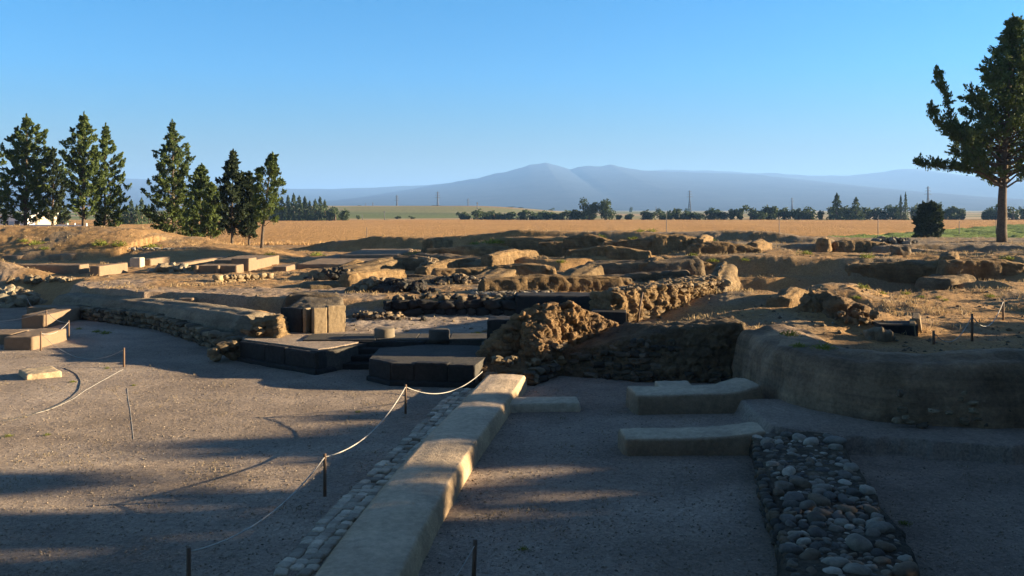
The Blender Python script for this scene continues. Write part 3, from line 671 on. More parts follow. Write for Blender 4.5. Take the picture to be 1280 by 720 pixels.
for a, b, h0, h1 in (((1.6, 24.45), (3.4, 23.62), .45, .95), ((3.4, 23.62), (6.05, 23.38), 1.0, 1.35)):
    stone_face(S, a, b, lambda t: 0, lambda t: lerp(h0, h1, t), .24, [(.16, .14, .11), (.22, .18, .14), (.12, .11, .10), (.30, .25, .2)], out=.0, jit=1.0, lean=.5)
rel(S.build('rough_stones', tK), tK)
# ================================================================ big mud wall on the right and low benches
mw = berm('mud_wall', 'massive smooth mud wall in shade on the right, weeds on its top edge', 'wall',
     [(6.95, 23.3, 1.50), (7.0, 21.0, 1.50), (7.25, 19.6, 1.50), (8.0, 18.7, 1.55), (9.2, 18.4, 1.62), (10.6, 18.3, 1.68), (13, 18.2, 1.68), (22, 18.2, 1.8)], .5, .6, .62, -.05, (.80, .60, .45), (.62, .47, .35), amp=.085, step=.08, steep=4.5, caps=(.8, .5), raw=True, seed=21, crag=.10, cells=2.2, mat=M_mud)
S = Stones(MID)
for k in range(90):
    xx_ = rng.uniform(7.6, 20); zz_ = rng.uniform(.32, 1.0); S.add((xx_, 17.25 + .22*zz_ + rng.uniform(-.04, .04), zz_), (rng.uniform(.04, .11), .07, rng.uniform(.03, .07)), rng.choice([(.34, .28, .21), (.5, .42, .32), (.26, .22, .18)]), tilt=.2)
rel(S.build('embedded_stones', mw), mw)
berm('plastered_bench', 'upper of two low plastered benches joining the big mud wall, stepped at the back', 'low wall',
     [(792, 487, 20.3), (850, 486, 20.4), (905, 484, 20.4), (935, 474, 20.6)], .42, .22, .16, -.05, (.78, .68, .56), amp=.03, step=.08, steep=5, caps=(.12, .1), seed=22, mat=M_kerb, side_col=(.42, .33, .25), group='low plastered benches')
eroded('plastered_block', [box8(3.45, 4.35, 20.5, 21.6, 0, .43, .04)], .05, .02, 2, mat=M_kerb, colr=(.78, .68, .56), label='small plastered step standing behind the upper bench', cat='stone block', seed=2)
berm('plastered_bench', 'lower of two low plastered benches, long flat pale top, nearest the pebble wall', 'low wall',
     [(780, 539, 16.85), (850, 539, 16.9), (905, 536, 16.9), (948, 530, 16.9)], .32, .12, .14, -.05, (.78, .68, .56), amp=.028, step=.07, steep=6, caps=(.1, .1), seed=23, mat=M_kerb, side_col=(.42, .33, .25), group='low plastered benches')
# ================================================================ path wall
tA = empty('plastered_wall', P(560, 640, 0), 'long low plastered wall running from the foreground up to the craggy outcrop', 'wall')
pw = []
for l, r in (((365, 760), (492, 760)), ((393, 716), (514, 716)), ((430, 664), (540, 664)), ((478, 605), (572, 605)), ((514, 566), (594, 566)), ((540, 541), (609, 541)), ((573, 510), (631, 510)), ((598, 482), (652, 484)), ((604, 473), (660, 475))):
    zt = .36 if l[1] < 700 else .38
    a, b = P(*l, .10), P(*r, zt); m_ = (Vector(a) + Vector(b))/2; pw.append((m_.x + .06, m_.y, zt))
pw = pw[::-1]     # far to near: left normal is +x
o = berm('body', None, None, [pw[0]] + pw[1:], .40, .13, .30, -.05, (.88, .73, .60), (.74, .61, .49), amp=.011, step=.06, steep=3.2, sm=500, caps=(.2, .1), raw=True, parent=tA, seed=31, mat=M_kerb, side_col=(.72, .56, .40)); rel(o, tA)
o = berm('side_arm', None, None, [P(630, 500, .22), P(670, 499, .2), P(720, 499, .2)], .30, .12, .10, -.05, (.80, .70, .58), amp=.022, step=.06, steep=4.5, caps=(.15, .12), raw=True, parent=tA, seed=32, mat=M_kerb); rel(o, tA)
# paving strip beside it
tP = empty('stone_paving', P(480, 600, 0), 'narrow strip of worn pale paving stones along the left foot of the plastered wall', 'paving')
S = Stones(FLAT); cl = smooth_path([P(340, 716, .0), P(395, 655, 0), P(450, 600, 0), P(505, 549, 0), P(545, 507, 0), P(573, 486, 0)], .17, 3)
cl[:, 0] += .02
for k in range(len(cl)-1):
    d = cl[k+1]-cl[k]; yaw = math.atan2(d[1], d[0]); nrm = np.array([d[1], -d[0], 0])/np.linalg.norm(d)
    u = 0; n_ = 3
    for w in range(3):
        if rng.random() < .10: continue
        off = (.10 + .17*w) + rng.uniform(-.02, .02); p = cl[k] + nrm*off
        S.add((p[0], p[1], -.005+rng.uniform(-.012, .012)), (.098*rng.uniform(.85, 1.05), .088*rng.uniform(.9, 1.05), .05), rng.choice([(1.1, 1.0, .88), (.95, .86, .76), (.7, .63, .55)]), yaw=yaw+rng.gauss(0, .1), tilt=.04)
rel(S.build('paving_stones', tP), tP)
# ================================================================ pebble wall
tN = empty('cobble_wall', Vector((4.6, 13, 0)), 'wide low wall of rounded grey river cobbles in shade, foreground right', 'wall')
la = [P(947, 544, .42), P(959, 609, .42), P(977, 650, .42), P(990, 690, .42), P(1003, 745, .42)]; ra = [P(1051, 553, .36), P(1080, 585, .36), P(1118, 645, .36), P(1138, 704, .36), P(1152, 760, .36)]
cn = [((a.x+b.x)/2, (a.y+b.y)/2, .38) for a, b in zip(la, ra)]
hw = .58
rel(berm('earth_core', None, None, [(5.25, 16.6, .40)] + [(q[0]-.02, q[1], q[2]) for q in cn], .70, .12, .14, -.05, (.20, .17, .14), (.26, .22, .17), amp=.05, step=.07, steep=4, caps=(.2, .1), raw=True, parent=tN, seed=41, crag=.04, cells=6), tN)
cp = smooth_path([(5.25, 16.5, .36)] + cn, .05, 3); big = []; tries = 0; MIXD = ROUND
cob_cols = [(.50, .47, .44), (.30, .29, .29), (.62, .59, .54), (.22, .215, .22), (.42, .34, .27), (.85, .80, .74), (.36, .33, .30)]
while len(big) < 470 and tries < 16000:
    tries += 1; k = rng.randrange(len(cp)-1); d = cp[k+1]-cp[k]; nrm = np.array([-d[1], d[0], 0])/np.linalg.norm(d[:2]); off = rng.uniform(-.68, .64)
    p = cp[k] + nrm*off; r = rng.choice([.15, .13, .11, .09, .07, .06, .05, .04]) * rng.uniform(.85, 1.15)
    if k < len(cp)*.3 and rng.random() < .55 and r > .06: continue
    if all((p[0]-q[0])**2 + (p[1]-q[1])**2 > ((r+q[3])*.84)**2 for q in big): big.append((p[0], p[1], cp[k][2] - .03 - .10*abs(off)**4, r, off))
big.sort(key=lambda q: -q[3])
rest = Stones(ROUND)
for i, (x, y, z, r, off) in enumerate(big):
    T_ = Stones(MIXD) if i < 90 else rest
    cc = rng.choice(cob_cols); T_.add((x, y, z + r*.18), (r*rng.uniform(.9, 1.35), r*rng.uniform(.75, 1.0), r*rng.uniform(.5, .75)), cc, tilt=.2)
    if i < 90: rel(T_.build('cobble', tN), tN)
for a, b in zip(la[:-1], la[1:]):
    stone_face(rest, (a.x+.0, a.y), (b.x+.0, b.y), lambda t: 0, lambda t: .36, .15, [(.20, .19, .18), (.26, .21, .16), (.14, .135, .13)], out=.02, jit=.5, thick=.5)
o = rest.build('small_cobbles', tN); rel(o, tN); o['kind'] = 'stuff'
def boulder(name, px, py, D, sc, colr, label, kinds=BLOCKY, group=None, yaw=None, dz=0, cat='stone'):
    p = Q(px, py, D); S = Stones(kinds); S.add((0, 0, sc[2]*.75), sc, colr, yaw=yaw, tilt=.05); o = S.build(name); o.location = (p.x, p.y, p.z + dz); tag(o, label, cat, group); return o
boulder('loose_stone', 1043, 556, 15.9, (.19, .12, .09), (.50, .50, .50), 'pale whitish cobble lying loose at the far right corner of the cobble wall', ROUND, yaw=-.4)
boulder('loose_stone', 1100, 668, 11.6, (.17, .13, .09), (.52, .50, .47), 'bright pale flat cobble on the right edge of the cobble wall', ROUND, yaw=-.2)
# ================================================================ mid-ground mud walls (crest pixel, distance)
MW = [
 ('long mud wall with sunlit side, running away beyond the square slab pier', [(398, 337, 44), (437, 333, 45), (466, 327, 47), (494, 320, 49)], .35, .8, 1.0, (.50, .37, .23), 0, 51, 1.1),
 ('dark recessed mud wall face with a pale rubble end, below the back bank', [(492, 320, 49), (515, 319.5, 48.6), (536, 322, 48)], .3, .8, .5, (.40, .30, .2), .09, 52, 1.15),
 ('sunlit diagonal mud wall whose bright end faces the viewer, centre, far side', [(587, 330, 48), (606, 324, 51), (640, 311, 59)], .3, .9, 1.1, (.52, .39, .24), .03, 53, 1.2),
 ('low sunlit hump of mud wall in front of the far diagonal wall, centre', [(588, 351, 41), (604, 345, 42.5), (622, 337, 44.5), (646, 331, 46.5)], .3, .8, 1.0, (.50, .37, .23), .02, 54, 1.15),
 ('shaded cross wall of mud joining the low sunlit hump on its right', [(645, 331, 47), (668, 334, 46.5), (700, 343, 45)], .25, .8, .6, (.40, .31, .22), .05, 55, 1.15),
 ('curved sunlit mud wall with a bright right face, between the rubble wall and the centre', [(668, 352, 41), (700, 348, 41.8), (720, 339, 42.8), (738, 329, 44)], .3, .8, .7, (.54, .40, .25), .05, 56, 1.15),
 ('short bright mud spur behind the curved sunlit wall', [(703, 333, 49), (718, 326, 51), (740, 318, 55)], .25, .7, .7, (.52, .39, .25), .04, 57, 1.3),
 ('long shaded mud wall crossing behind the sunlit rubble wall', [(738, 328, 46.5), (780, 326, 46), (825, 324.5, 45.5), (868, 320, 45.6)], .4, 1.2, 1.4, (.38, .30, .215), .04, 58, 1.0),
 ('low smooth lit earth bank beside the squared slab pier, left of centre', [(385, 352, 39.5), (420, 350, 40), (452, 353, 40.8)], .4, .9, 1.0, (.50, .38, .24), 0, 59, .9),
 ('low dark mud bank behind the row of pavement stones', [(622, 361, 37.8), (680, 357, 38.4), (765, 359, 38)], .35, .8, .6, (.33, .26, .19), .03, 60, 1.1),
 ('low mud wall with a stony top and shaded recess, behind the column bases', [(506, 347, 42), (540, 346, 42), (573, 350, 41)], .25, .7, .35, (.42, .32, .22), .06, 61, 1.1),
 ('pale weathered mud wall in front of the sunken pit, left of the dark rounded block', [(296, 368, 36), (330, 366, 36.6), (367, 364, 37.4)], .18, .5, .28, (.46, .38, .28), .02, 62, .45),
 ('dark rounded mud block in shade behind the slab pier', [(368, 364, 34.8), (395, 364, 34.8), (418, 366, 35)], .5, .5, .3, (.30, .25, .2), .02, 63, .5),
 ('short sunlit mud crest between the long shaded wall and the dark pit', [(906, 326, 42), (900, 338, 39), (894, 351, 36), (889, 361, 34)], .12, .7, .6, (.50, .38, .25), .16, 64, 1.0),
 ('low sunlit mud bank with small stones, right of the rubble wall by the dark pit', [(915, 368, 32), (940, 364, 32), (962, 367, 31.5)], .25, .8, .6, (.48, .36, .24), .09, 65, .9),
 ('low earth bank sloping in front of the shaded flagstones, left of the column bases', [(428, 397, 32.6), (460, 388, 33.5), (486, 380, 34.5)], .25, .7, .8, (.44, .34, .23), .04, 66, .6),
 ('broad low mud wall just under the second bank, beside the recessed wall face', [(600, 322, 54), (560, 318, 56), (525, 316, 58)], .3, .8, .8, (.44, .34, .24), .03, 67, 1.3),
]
MW += [
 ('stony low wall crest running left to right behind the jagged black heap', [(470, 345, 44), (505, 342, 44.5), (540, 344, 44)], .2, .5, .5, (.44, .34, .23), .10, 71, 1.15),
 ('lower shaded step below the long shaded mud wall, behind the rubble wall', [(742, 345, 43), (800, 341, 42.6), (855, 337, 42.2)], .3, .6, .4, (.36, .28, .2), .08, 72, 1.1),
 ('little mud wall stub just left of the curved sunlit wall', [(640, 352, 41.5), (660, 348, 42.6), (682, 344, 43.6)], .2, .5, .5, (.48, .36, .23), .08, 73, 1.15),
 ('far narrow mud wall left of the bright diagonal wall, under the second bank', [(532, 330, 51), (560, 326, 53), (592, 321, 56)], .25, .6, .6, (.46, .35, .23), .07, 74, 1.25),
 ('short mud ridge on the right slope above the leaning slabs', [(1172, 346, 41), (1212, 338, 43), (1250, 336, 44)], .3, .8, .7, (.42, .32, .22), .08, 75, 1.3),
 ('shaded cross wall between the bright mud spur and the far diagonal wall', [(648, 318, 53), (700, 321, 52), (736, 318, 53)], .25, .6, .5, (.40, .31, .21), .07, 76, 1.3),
]
for lab, pts, fl, wb, wf, cc, cr, sd_, zb in MW:
    cr = cr + .05
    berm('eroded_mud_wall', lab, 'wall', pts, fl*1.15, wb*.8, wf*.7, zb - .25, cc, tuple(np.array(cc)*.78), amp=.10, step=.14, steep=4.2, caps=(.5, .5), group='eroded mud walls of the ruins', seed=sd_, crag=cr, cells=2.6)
# scattered stubs of further room walls, named by the landmark they stand nearest to
STUBS = [(445, 341), (468, 353), (560, 340), (612, 346), (655, 346), (690, 364), (722, 357), (775, 343), (822, 336), (862, 338), (760, 320), (800, 316), (852, 313), (702, 314), (660, 313), (582, 320), (548, 314), (905, 317), (950, 313), (1130, 343), (1188, 333), (1240, 346), (1030, 311), (1075, 313), (640, 324), (735, 311), (880, 309), (990, 384)]
LMK = [('the white heap at the recessed wall', 537, 335), ('the bright diagonal wall', 613, 325), ('the sunlit rubble wall', 830, 350), ('the squat standing stone', 1125, 322), ('the jagged black heap', 503, 368), ('the tallest weed on the second bank', 614, 304)]
by = {}
for q_ in STUBS:
    k = min(range(len(LMK)), key=lambda j: math.hypot(q_[0]-LMK[j][1], (q_[1]-LMK[j][2])*2.5)); by.setdefault(k, []).append(q_)
ORD = ['nearest', 'second', 'third', 'fourth', 'fifth', 'sixth', 'seventh', 'eighth', 'ninth', 'tenth', 'eleventh', 'twelfth']
for k, L_ in by.items():
    L_.sort(key=lambda q_: math.hypot(q_[0]-LMK[k][1], (q_[1]-LMK[k][2])*2.5))
    for i_, q_ in enumerate(L_):
        g_ = hit(*q_); ln = rng.uniform(1.2, 3.0); an = rng.choice([.1, .2, -.15, 1.1, .95, 1.25, 0]); h_ = rng.uniform(.42, .82) * (1.25 if g_.y > 50 else 1)
        dx_, dy_ = math.cos(an)*ln, math.sin(an)*ln
        berm('wall_stub', f'low crumbling mud wall stub, {ORD[i_]} one from {LMK[k][0]}', 'wall', [(g_.x-dx_, g_.y-dy_, g_.z+h_*rng.uniform(.5, 1)), (g_.x, g_.y, g_.z+h_), (g_.x+dx_, g_.y+dy_, g_.z+h_*rng.uniform(.4, .9))], .18, .36, .20, g_.z-.3, tuple(np.array((.52, .37, .22))*rng.uniform(.8, 1.1)), amp=.09, step=.12, steep=4.2, caps=(.3, .3), group='low wall stubs among the ruins', seed=100+i_+20*k, crag=.17, cells=3.2, raw=True)
# sunlit rubble wall
tO = empty('rubble_wall', Vector((5.5, 30, .9)), 'tall sunlit rubble wall with a leaning wooden stake in front of it', 'wall')
Ho = [[(3.1, 28.3, .6), (5.6, 29.9, .6), (5.0, 31.6, .6), (2.6, 29.8, .6), (3.25, 28.6, 1.85), (5.5, 30.2, 2.02), (4.9, 31.4, 2.0), (2.8, 29.7, 1.8)],
      [(5.5, 29.9, .6), (7.75, 31.8, .6), (7.2, 33.4, .6), (5.0, 31.6, .6), (5.6, 30.3, 2.0), (7.6, 32.2, 2.06), (7.1, 33.2, 2.1), (5.0, 31.4, 2.0)],
      [(4.6, 29.4, .6), (6.6, 29.6, .6), (7.2, 31.4, .6), (5.6, 30.6, 1.5), (6.8, 31.5, 1.35)]]
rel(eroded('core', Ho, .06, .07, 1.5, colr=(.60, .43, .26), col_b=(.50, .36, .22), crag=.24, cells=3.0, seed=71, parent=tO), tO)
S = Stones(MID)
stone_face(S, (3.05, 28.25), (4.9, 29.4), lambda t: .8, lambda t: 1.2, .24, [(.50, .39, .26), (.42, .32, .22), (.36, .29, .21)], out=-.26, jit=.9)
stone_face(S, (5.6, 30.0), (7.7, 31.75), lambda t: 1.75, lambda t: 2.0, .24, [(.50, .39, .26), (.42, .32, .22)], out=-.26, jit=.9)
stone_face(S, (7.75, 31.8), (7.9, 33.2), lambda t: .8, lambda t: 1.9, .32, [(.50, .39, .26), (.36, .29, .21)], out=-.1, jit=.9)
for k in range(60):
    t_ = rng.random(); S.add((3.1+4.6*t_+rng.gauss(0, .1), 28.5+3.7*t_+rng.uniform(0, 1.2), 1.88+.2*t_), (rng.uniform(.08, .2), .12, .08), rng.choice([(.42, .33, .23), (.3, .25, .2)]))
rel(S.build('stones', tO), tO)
# court back wall of dark stone
tC = empty('basalt_wall', Vector((-1, 33.5, .6)), 'low dark wall of basalt blocks behind the gravel court and column bases', 'wall')
S = Stones(BLOCKY)
def cw(x): return 33.3 + .03*x
stone_face(S, (-4.6, cw(-4.6)), (4.3, cw(4.3)), lambda t: .55, lambda t: 1.18+.05*math.sin(9*t), .55, [(.075, .075, .08), (.10, .095, .09), (.06, .06, .065)], out=0, jit=.2, thick=.42)
for k in range(46):
    t_ = rng.random(); S.add((-4.5+8.6*t_, 33.75+rng.gauss(0, .22), 1.22), (rng.uniform(.08, .22), .14, .10), rng.choice([(.09, .09, .09), (.13, .12, .11), (.34, .27, .19)]))
rel(S.build('basalt_blocks', tC), tC)
eroded('basalt_slab_wall', [box8(.1, 4.6, 33.0, 34.6, .5, 1.36, .05)], .09, .03, 1.2, mat=M_basalt, label='long dark stone slab wall in deep shade behind the craggy outcrop', cat='wall', seed=6)
# rubble heaps of the middle
def heap(label, px, py, D, n, sx, sy, hgt, size, cols, zb=None, group='rubble heaps among the ruins', kinds=MID):
    p = Q(px, py, D); z0 = gz(p.x, p.y) if zb is None else zb; T_ = Stones(kinds)
    for k in range(n):
        a, b = rng.gauss(0, .45), rng.gauss(0, .45); h = max(0, 1 - (a*a + b*b))
        s_ = size*rng.uniform(.5, 1.3)
        T_.add((a*sx, b*sy, h*hgt*rng.uniform(.5, 1) ), (s_, s_*.8, s_*.65), rng.choice(cols), tilt=.4)
    o = T_.build('rubble_heap'); o.location = (p.x, p.y, z0 + .02); tag(o, label, 'rubble', group)
LT = [(.52, .42, .30), (.44, .34, .24), (.36, .29, .21)]; DK = [(.07, .07, .075), (.10, .10, .10), (.15, .13, .12)]; WH = [(.62, .56, .46), (.55, .47, .36), (.48, .4, .3)]
heap('heap of jagged black stones beyond the left end of the basalt wall', 503, 368, 37, 90, 1.3, .6, .5, .20, DK)
heap('sunlit tan stones piled beside the jagged black heap', 468, 366, 37.5, 70, 1.0, .6, .5, .18, LT)
heap('dark rubble against the sunlit long mud wall, above the slab pier', 420, 348, 43.6, 60, 1.2, .4, .5, .16, DK + LT[2:])
heap('scattered stones capping the right end of the stony low mud wall', 572, 352, 41, 70, 1.5, .5, .3, .16, LT + DK[1:])
heap('pale stones heaped at the right end of the dark recessed mud wall', 537, 335, 47, 60, .6, 1.2, .7, .2, LT)
heap('small stones strewn over the low bank left of the column bases', 470, 394, 32, 60, 1.3, .5, .2, .10, LT + DK[1:])
heap('pile of large pale stones at the left edge, beyond the plastered benches', 12, 376, 42, 90, 1.7, .7, .85, .24, WH)
heap('line of pale stones trailing from the pile at the left edge', 68, 364, 44.5, 14, 2.6, .4, .05, .20, WH + LT)
heap('white boulders lying on the pale ground near the left blocks', 208, 346, 49, 14, .6, .4, .3, .26, WH)
heap('small stones beside the far low platform, left of its post blocks', 228, 342, 48.5, 20, .5, .5, .25, .18, WH)
heap('grey stones piled on the lip of the far trench at right', 1112, 305, 62, 60, 2.2, .8, .4, .2, [(.3, .28, .26), (.4, .37, .33)])
heap('grey stones on the trench lip nearest the big right-hand tree', 1160, 307, 59, 40, 1.8, .6, .35, .2, [(.42, .40, .36), (.34, .31, .28)])
heap('row of stones and plants on the long low left bank', 168, 311, 62, 60, 4.5, .4, .10, .12, [(.8, .76, .7), (.6, .56, .5)])
# row of paving stones
S = Stones(MID)
for k in range(120):
    px = rng.uniform(590, 690); p = Q(px, 366 + (px-590)*.04 + rng.gauss(0, 1.4), 36.4); S.add((p.x, 36.4 + rng.gauss(0, .5), 1.2), (rng.uniform(.08, .2), rng.uniform(.1, .2), .07), rng.choice([(.6, .58, .55), (.08, .08, .08), (.25, .23, .22), (.45, .4, .35)]), tilt=.1)
o = S.build('stone_paving'); tag(recentre(o, (0, 36.4, 1.15)), 'strip of black and whitish paving stones on the terrace above the basalt court wall', 'paving')
eroded('fallen_block', [[(-5.2, 34.6, .5), (-4.4, 34.4, .5), (-3.9, 35.0, .5), (-5.0, 35.4, .5), (-5.1, 34.7, 1.12), (-4.4, 34.5, 1.15), (-4.0, 35.0, 1.1), (-4.9, 35.3, 1.12)]], .06, .03, 2, mat=M_stone, colr=(.34, .28, .2), label='big squared block with a lit top lying among the black rubble', cat='stone block', seed=3)
ashlar('small_block', [(4.3, 39.9), (5.45, 39.9), (5.45, 40.7), (4.3, 40.7)], 1.0, 1.46, M_limestone, 'small bright rectangular block in front of the long shaded wall', 'stone block', bevel=.05)
# shaded flagstones left of the embankment
S = Stones(BLOCKY)
for k in range(40):
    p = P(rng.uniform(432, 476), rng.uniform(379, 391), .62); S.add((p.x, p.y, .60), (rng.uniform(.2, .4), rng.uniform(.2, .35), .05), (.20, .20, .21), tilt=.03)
o = S.build('flagstones'); tag(recentre(o, (-5, 33.5, .6)), 'shaded bluish flagstones on the floor right of the dark rounded block', 'paving')
# ================================================================ craggy brick mound and leaning slabs at right
tQ = empty('crumbling_wall', Vector((9.7, 25.3, 1)), 'crumbling sunlit mud-brick face with hollows at the end of the near grassy mound, right', 'ruin')
rel(eroded('crag', [[(8.9, 25.0, .7), (10.3, 24.6, .7), (10.8, 25.8, .7), (9.0, 26.8, .7), (9.4, 25.4, 2.0), (10.1, 25.3, 1.85), (10.5, 26.2, 1.6), (9.4, 26.6, 2.15)], [(8.2, 25.8, .7), (9.4, 25.6, .7), (9.5, 27.5, .7), (8.3, 27.5, .7), (8.7, 26.4, 1.8), (9.3, 26.2, 2.0), (9.3, 27.2, 2.1)]], .045, .08, 1.6, colr=(.58, .40, .24), col_b=(.46, .33, .22), crag=.2, cells=3.3, seed=81, parent=tQ), tQ)
S = Stones(MID)
for k in range(22): S.add((rng.uniform(9.0, 10.5), rng.uniform(24.7, 25.3), rng.uniform(.95, 1.7)), [rng.uniform(.06, .13) for _ in range(3)], rng.choice([(.50, .38, .25), (.4, .3, .2)]))
rel(S.build('mud_bricks', tQ), tQ)
for i, (x, y, h, lab) in enumerate(((9.72, 23.9, .24, 'smallest'), (9.95, 23.8, .27, 'middle'), (10.15, 23.75, .22, 'rightmost'))):
    S = Stones(BLOCKY); S.add((0, 0, h*.7), (.14, .13, h*.75), (.48, .40, .30), yaw=rng.random(), tilt=.1); o = S.build('upright_stone'); o.location = (x, y, 1.0); tag(o, lab + ' of three upright pale stones leaning by the dark tilted slab', 'stone', 'upright stones by the tilted slab')
tT = empty('leaning_slabs', Vector((10.8, 24.4, 1.0)), 'box-like group of slabs with black front and two leaning sunlit end slabs, right', 'ruin')
for fp, z0, z1, nm, mt in ((((10.15, 24.3), (11.15, 24.15), (11.2, 24.45), (10.2, 24.6)), .8, 1.42, 'front_slab', M_basalt), (((10.15, 24.35), (11.2, 24.25), (11.4, 25.1), (10.2, 25.1)), 1.3, 1.44, 'top_slab', M_basalt_top)):
    rel(ashlar(nm, [Vector(p) for p in fp], z0, z1, mt, parent=tT, bevel=.02), tT)
for (a, b, th, h, lean) in (((11.17, 24.12), (11.4, 24.6), .16, .50, .06), ((11.42, 24.4), (11.68, 24.95), .2, .62, -.02)):
    a, b = Vector(a), Vector(b); n = (b-a).normalized(); n = Vector((n.y, -n.x)); bm = bmesh.new()
    vs_ = []
    for z, k in ((.85, 0), (1.0+h, 1)):
        L = Vector((-.10, .03))*k; sc_ = 1 - .06*k
        vs_ += [(*(a + L), z - .05*k), (*(a.lerp(b, sc_) + L), z + .06*k), (*(a.lerp(b, sc_) - n*th + L), z+.06*k), (*(a - n*th + L), z - .05*k)]
    hullpts(bm, vs_); bmesh.ops.bevel(bm, geom=list(bm.edges), offset=.02, segments=2, affect='EDGES'); rel(obj_bm('end_slab', bm, M_limestone, tT), tT)
boulder('standing_stone', 1125, 322, 48, (.42, .32, .36), (.42, .33, .24), 'squat brown standing stone on the crest in front of the far trench', BLOCKY, yaw=.3)
# ================================================================ left-hand blocks
def lb(label, x0, x1, y0, y1, z0, z1, mat=None, name='masonry_block', group='squared masonry blocks at left', cat='stone block', v=.06):
    return eroded(name, [box8(x0, x1, y0, y1, z0-.3, z1, .02)], v, .02, 1.4, mat=mat or M_plaster2, colr=(.46, .35, .265), label=label, cat=cat, group=group, seed=int(abs(x0*10)))
M_pale = surf('old_whitewash', (.62, .55, .45), .15, 2, 12, bump=.3, bs=8, bd=.03)
M_plaster2 = surf('pale_plaster', None, .12, 1.5, 10, bump=.35, bs=6, bd=.05)
lb('long low masonry wall on the left with a small bright end, shaded long side', -26.4, -23.1, 47.1, 48.2, .95, 1.64)
lb('short masonry block with a broad sunlit right side, right of the long low wall', -22.0, -21.45, 45.8, 49.2, .95, 1.65)
lb('far low wall segment left of the dark doorway', -34.0, -33.2, 58.6, 62.3, .8, 1.5)
lb('squared block painted dark as doorway shade between two far sunlit wall segments', -32.6, -31.4, 61.0, 62.2, .8, 1.6, mat=M_basalt)  # the doorway's shade is painted in with the dark basalt colour
lb('far low wall segment right of the dark doorway', -30.7, -29.8, 58.2, 63.2, .8, 1.6)
lb('small whitewashed upright block at the left end of a short sunlit wall', -22.9, -22.2, 52.6, 53.3, .9, 1.72, mat=M_pale)
lb('short sunlit wall behind the whitewashed upright block', -22.4, -21.9, 53.4, 56.5, .9, 1.6)
lb('low slab box with three pale posts on its shaded face, left of centre', -17.1, -14.9, 47.5, 49.0, .95, 1.58)
for i, x in enumerate((-17.12, -15.95, -14.98)):
    lb(['left', 'middle', 'right'][i] + ' pale post on the face of the low slab box', x-.02, x+.22, 47.28, 47.6, .9, 1.6, name='stone_post', group='pale posts of the slab box', cat='post')
lb('taller block with a bright right side behind the low slab box', -15.7, -14.66, 49.1, 50.6, .95, 1.86)
lb('long flat-topped platform running away behind the slab box', -17.2, -14.8, 50.7, 56, .95, 1.70)
lb('long low sunlit wall left of the flat-topped platform, running away', -19.3, -18.7, 50, 58, .95, 1.55)
lb('small low slab lying in light between the two flat platforms', -14.3, -13.4, 49.4, 51.4, .95, 1.12)
lb('pale flat platform end with a dark front, left of the sunlit long mud wall', -13.2, -12.4, 48.4, 50.4, .95, 1.47)
lb('broad pale flat platform in front of the wheat field', -12.4, -8.3, 50.6, 62, .95, 1.47)
lb('second broad pale platform reaching toward the long back bank', -11.2, -7.4, 57, 66, .95, 1.66)
S = Stones(BLOCKY)
stone_face(S, P(269, 356, 1.0), P(333, 353, 1.0), lambda t: .8, lambda t: 1.28, .3, [(.58, .47, .32), (.5, .4, .28)], out=0, jit=.3)
o = S.build('low_footing'); tag(recentre(o, (-14, 44.6, .95)), 'very low sunlit stone footing in front of the slab box', 'wall')
lb('small pale block with a lit corner at the edge of the sunken pit', -13.6, -12.9, 35.6, 36.8, .45, 1.0)
M_bench = surf('bench_plaster', (.50, .41, .30), .13, 1.5, 10, bump=.35, bs=6, bd=.05)
lb('nearest plastered bench at the left edge with a bright right side, beside a rope post', -16.65, -15.65, 28.75, 31.0, 0, .43, name='plastered_bench', group='plastered benches at left', cat='low wall', v=.045)
lb('long low plastered bench behind the nearest one at the left edge', -20.5, -17.0, 29.9, 31.1, 0, .36, name='plastered_bench', group='plastered benches at left', cat='low wall', v=.05)
lb('plastered bench meeting the left end of the long mud-topped wall', -19.0, -18.05, 34.0, 37.6, 0, .52, name='plastered_bench', group='plastered benches at left', cat='low wall', v=.05)
lb('thin plastered bench farthest back, beside the farthest left rope post', -20.4, -18.9, 36.9, 37.9, 0, .5, name='plastered_bench', group='plastered benches at left', cat='low wall', v=.05)
# thick slab lying on the gravel
p = P(50, 465, .1)
o = eroded('stone_slab', [[(-.62, .30, 0), (-.02, -.42, 0), (.72, .05, 0), (.12, .72, 0), (-.60, .28, .19), (-.0, -.40, .17), (.70, .06, .20), (.10, .68, .24)]], .03, .018, 2.5, mat=M_stone, colr=(1.05, .86, .62), label='thick pale stone slab lying alone on the gravel plaza at left', cat='stone slab', seed=9)
o.location = (p.x+.05, p.y-.1, o.location.z - .03)
# ================================================================ posts and ropes
def post(px, py, D, h, label, r=.028, lean=0, wood=True, group='wooden rope posts'):
    p = Q(px, py, D); g = gz(p.x, p.y); z0 = g - .15
    h_ = h + .15; path = [(0, 0, -.15), (lean*.5, 0, h*.5), (lean, 0, h)]
    o = tube_obj('rope_post', path, [r*1.05, r, r*.92], M_post, None, 9); o.location = (p.x, p.y, g); tag(o, label, 'post', group); return Vector((p.x+lean, p.y, g+h))
T1 = post(507, 517, 19.84, .66, 'wooden rope post in front of the large black platform')
T2 = post(406, 620, 14.13, .68, 'wooden rope post in the middle foreground, left of the paving strip')
T3 = post(236, 758, 10.2, .69, 'nearest wooden rope post at the bottom edge, left of the paving strip')
T4 = post(591, 744, 10.5, .66, 'dark rope post at the bottom edge, right of the plastered wall', lean=.03)
T5 = post(155, 459, 25.7, .56, 'short wooden rope post alone on the sunlit gravel')
T6 = post(51, 437, 28.7, .62, 'wooden rope post right in front of the nearest left bench')
T7 = post(86, 422, 31.6, .62, 'wooden rope post at the bench corner near the long mud wall')
T8 = post(58, 411, 34.0, .72, 'wooden rope post between the two rear left benches')
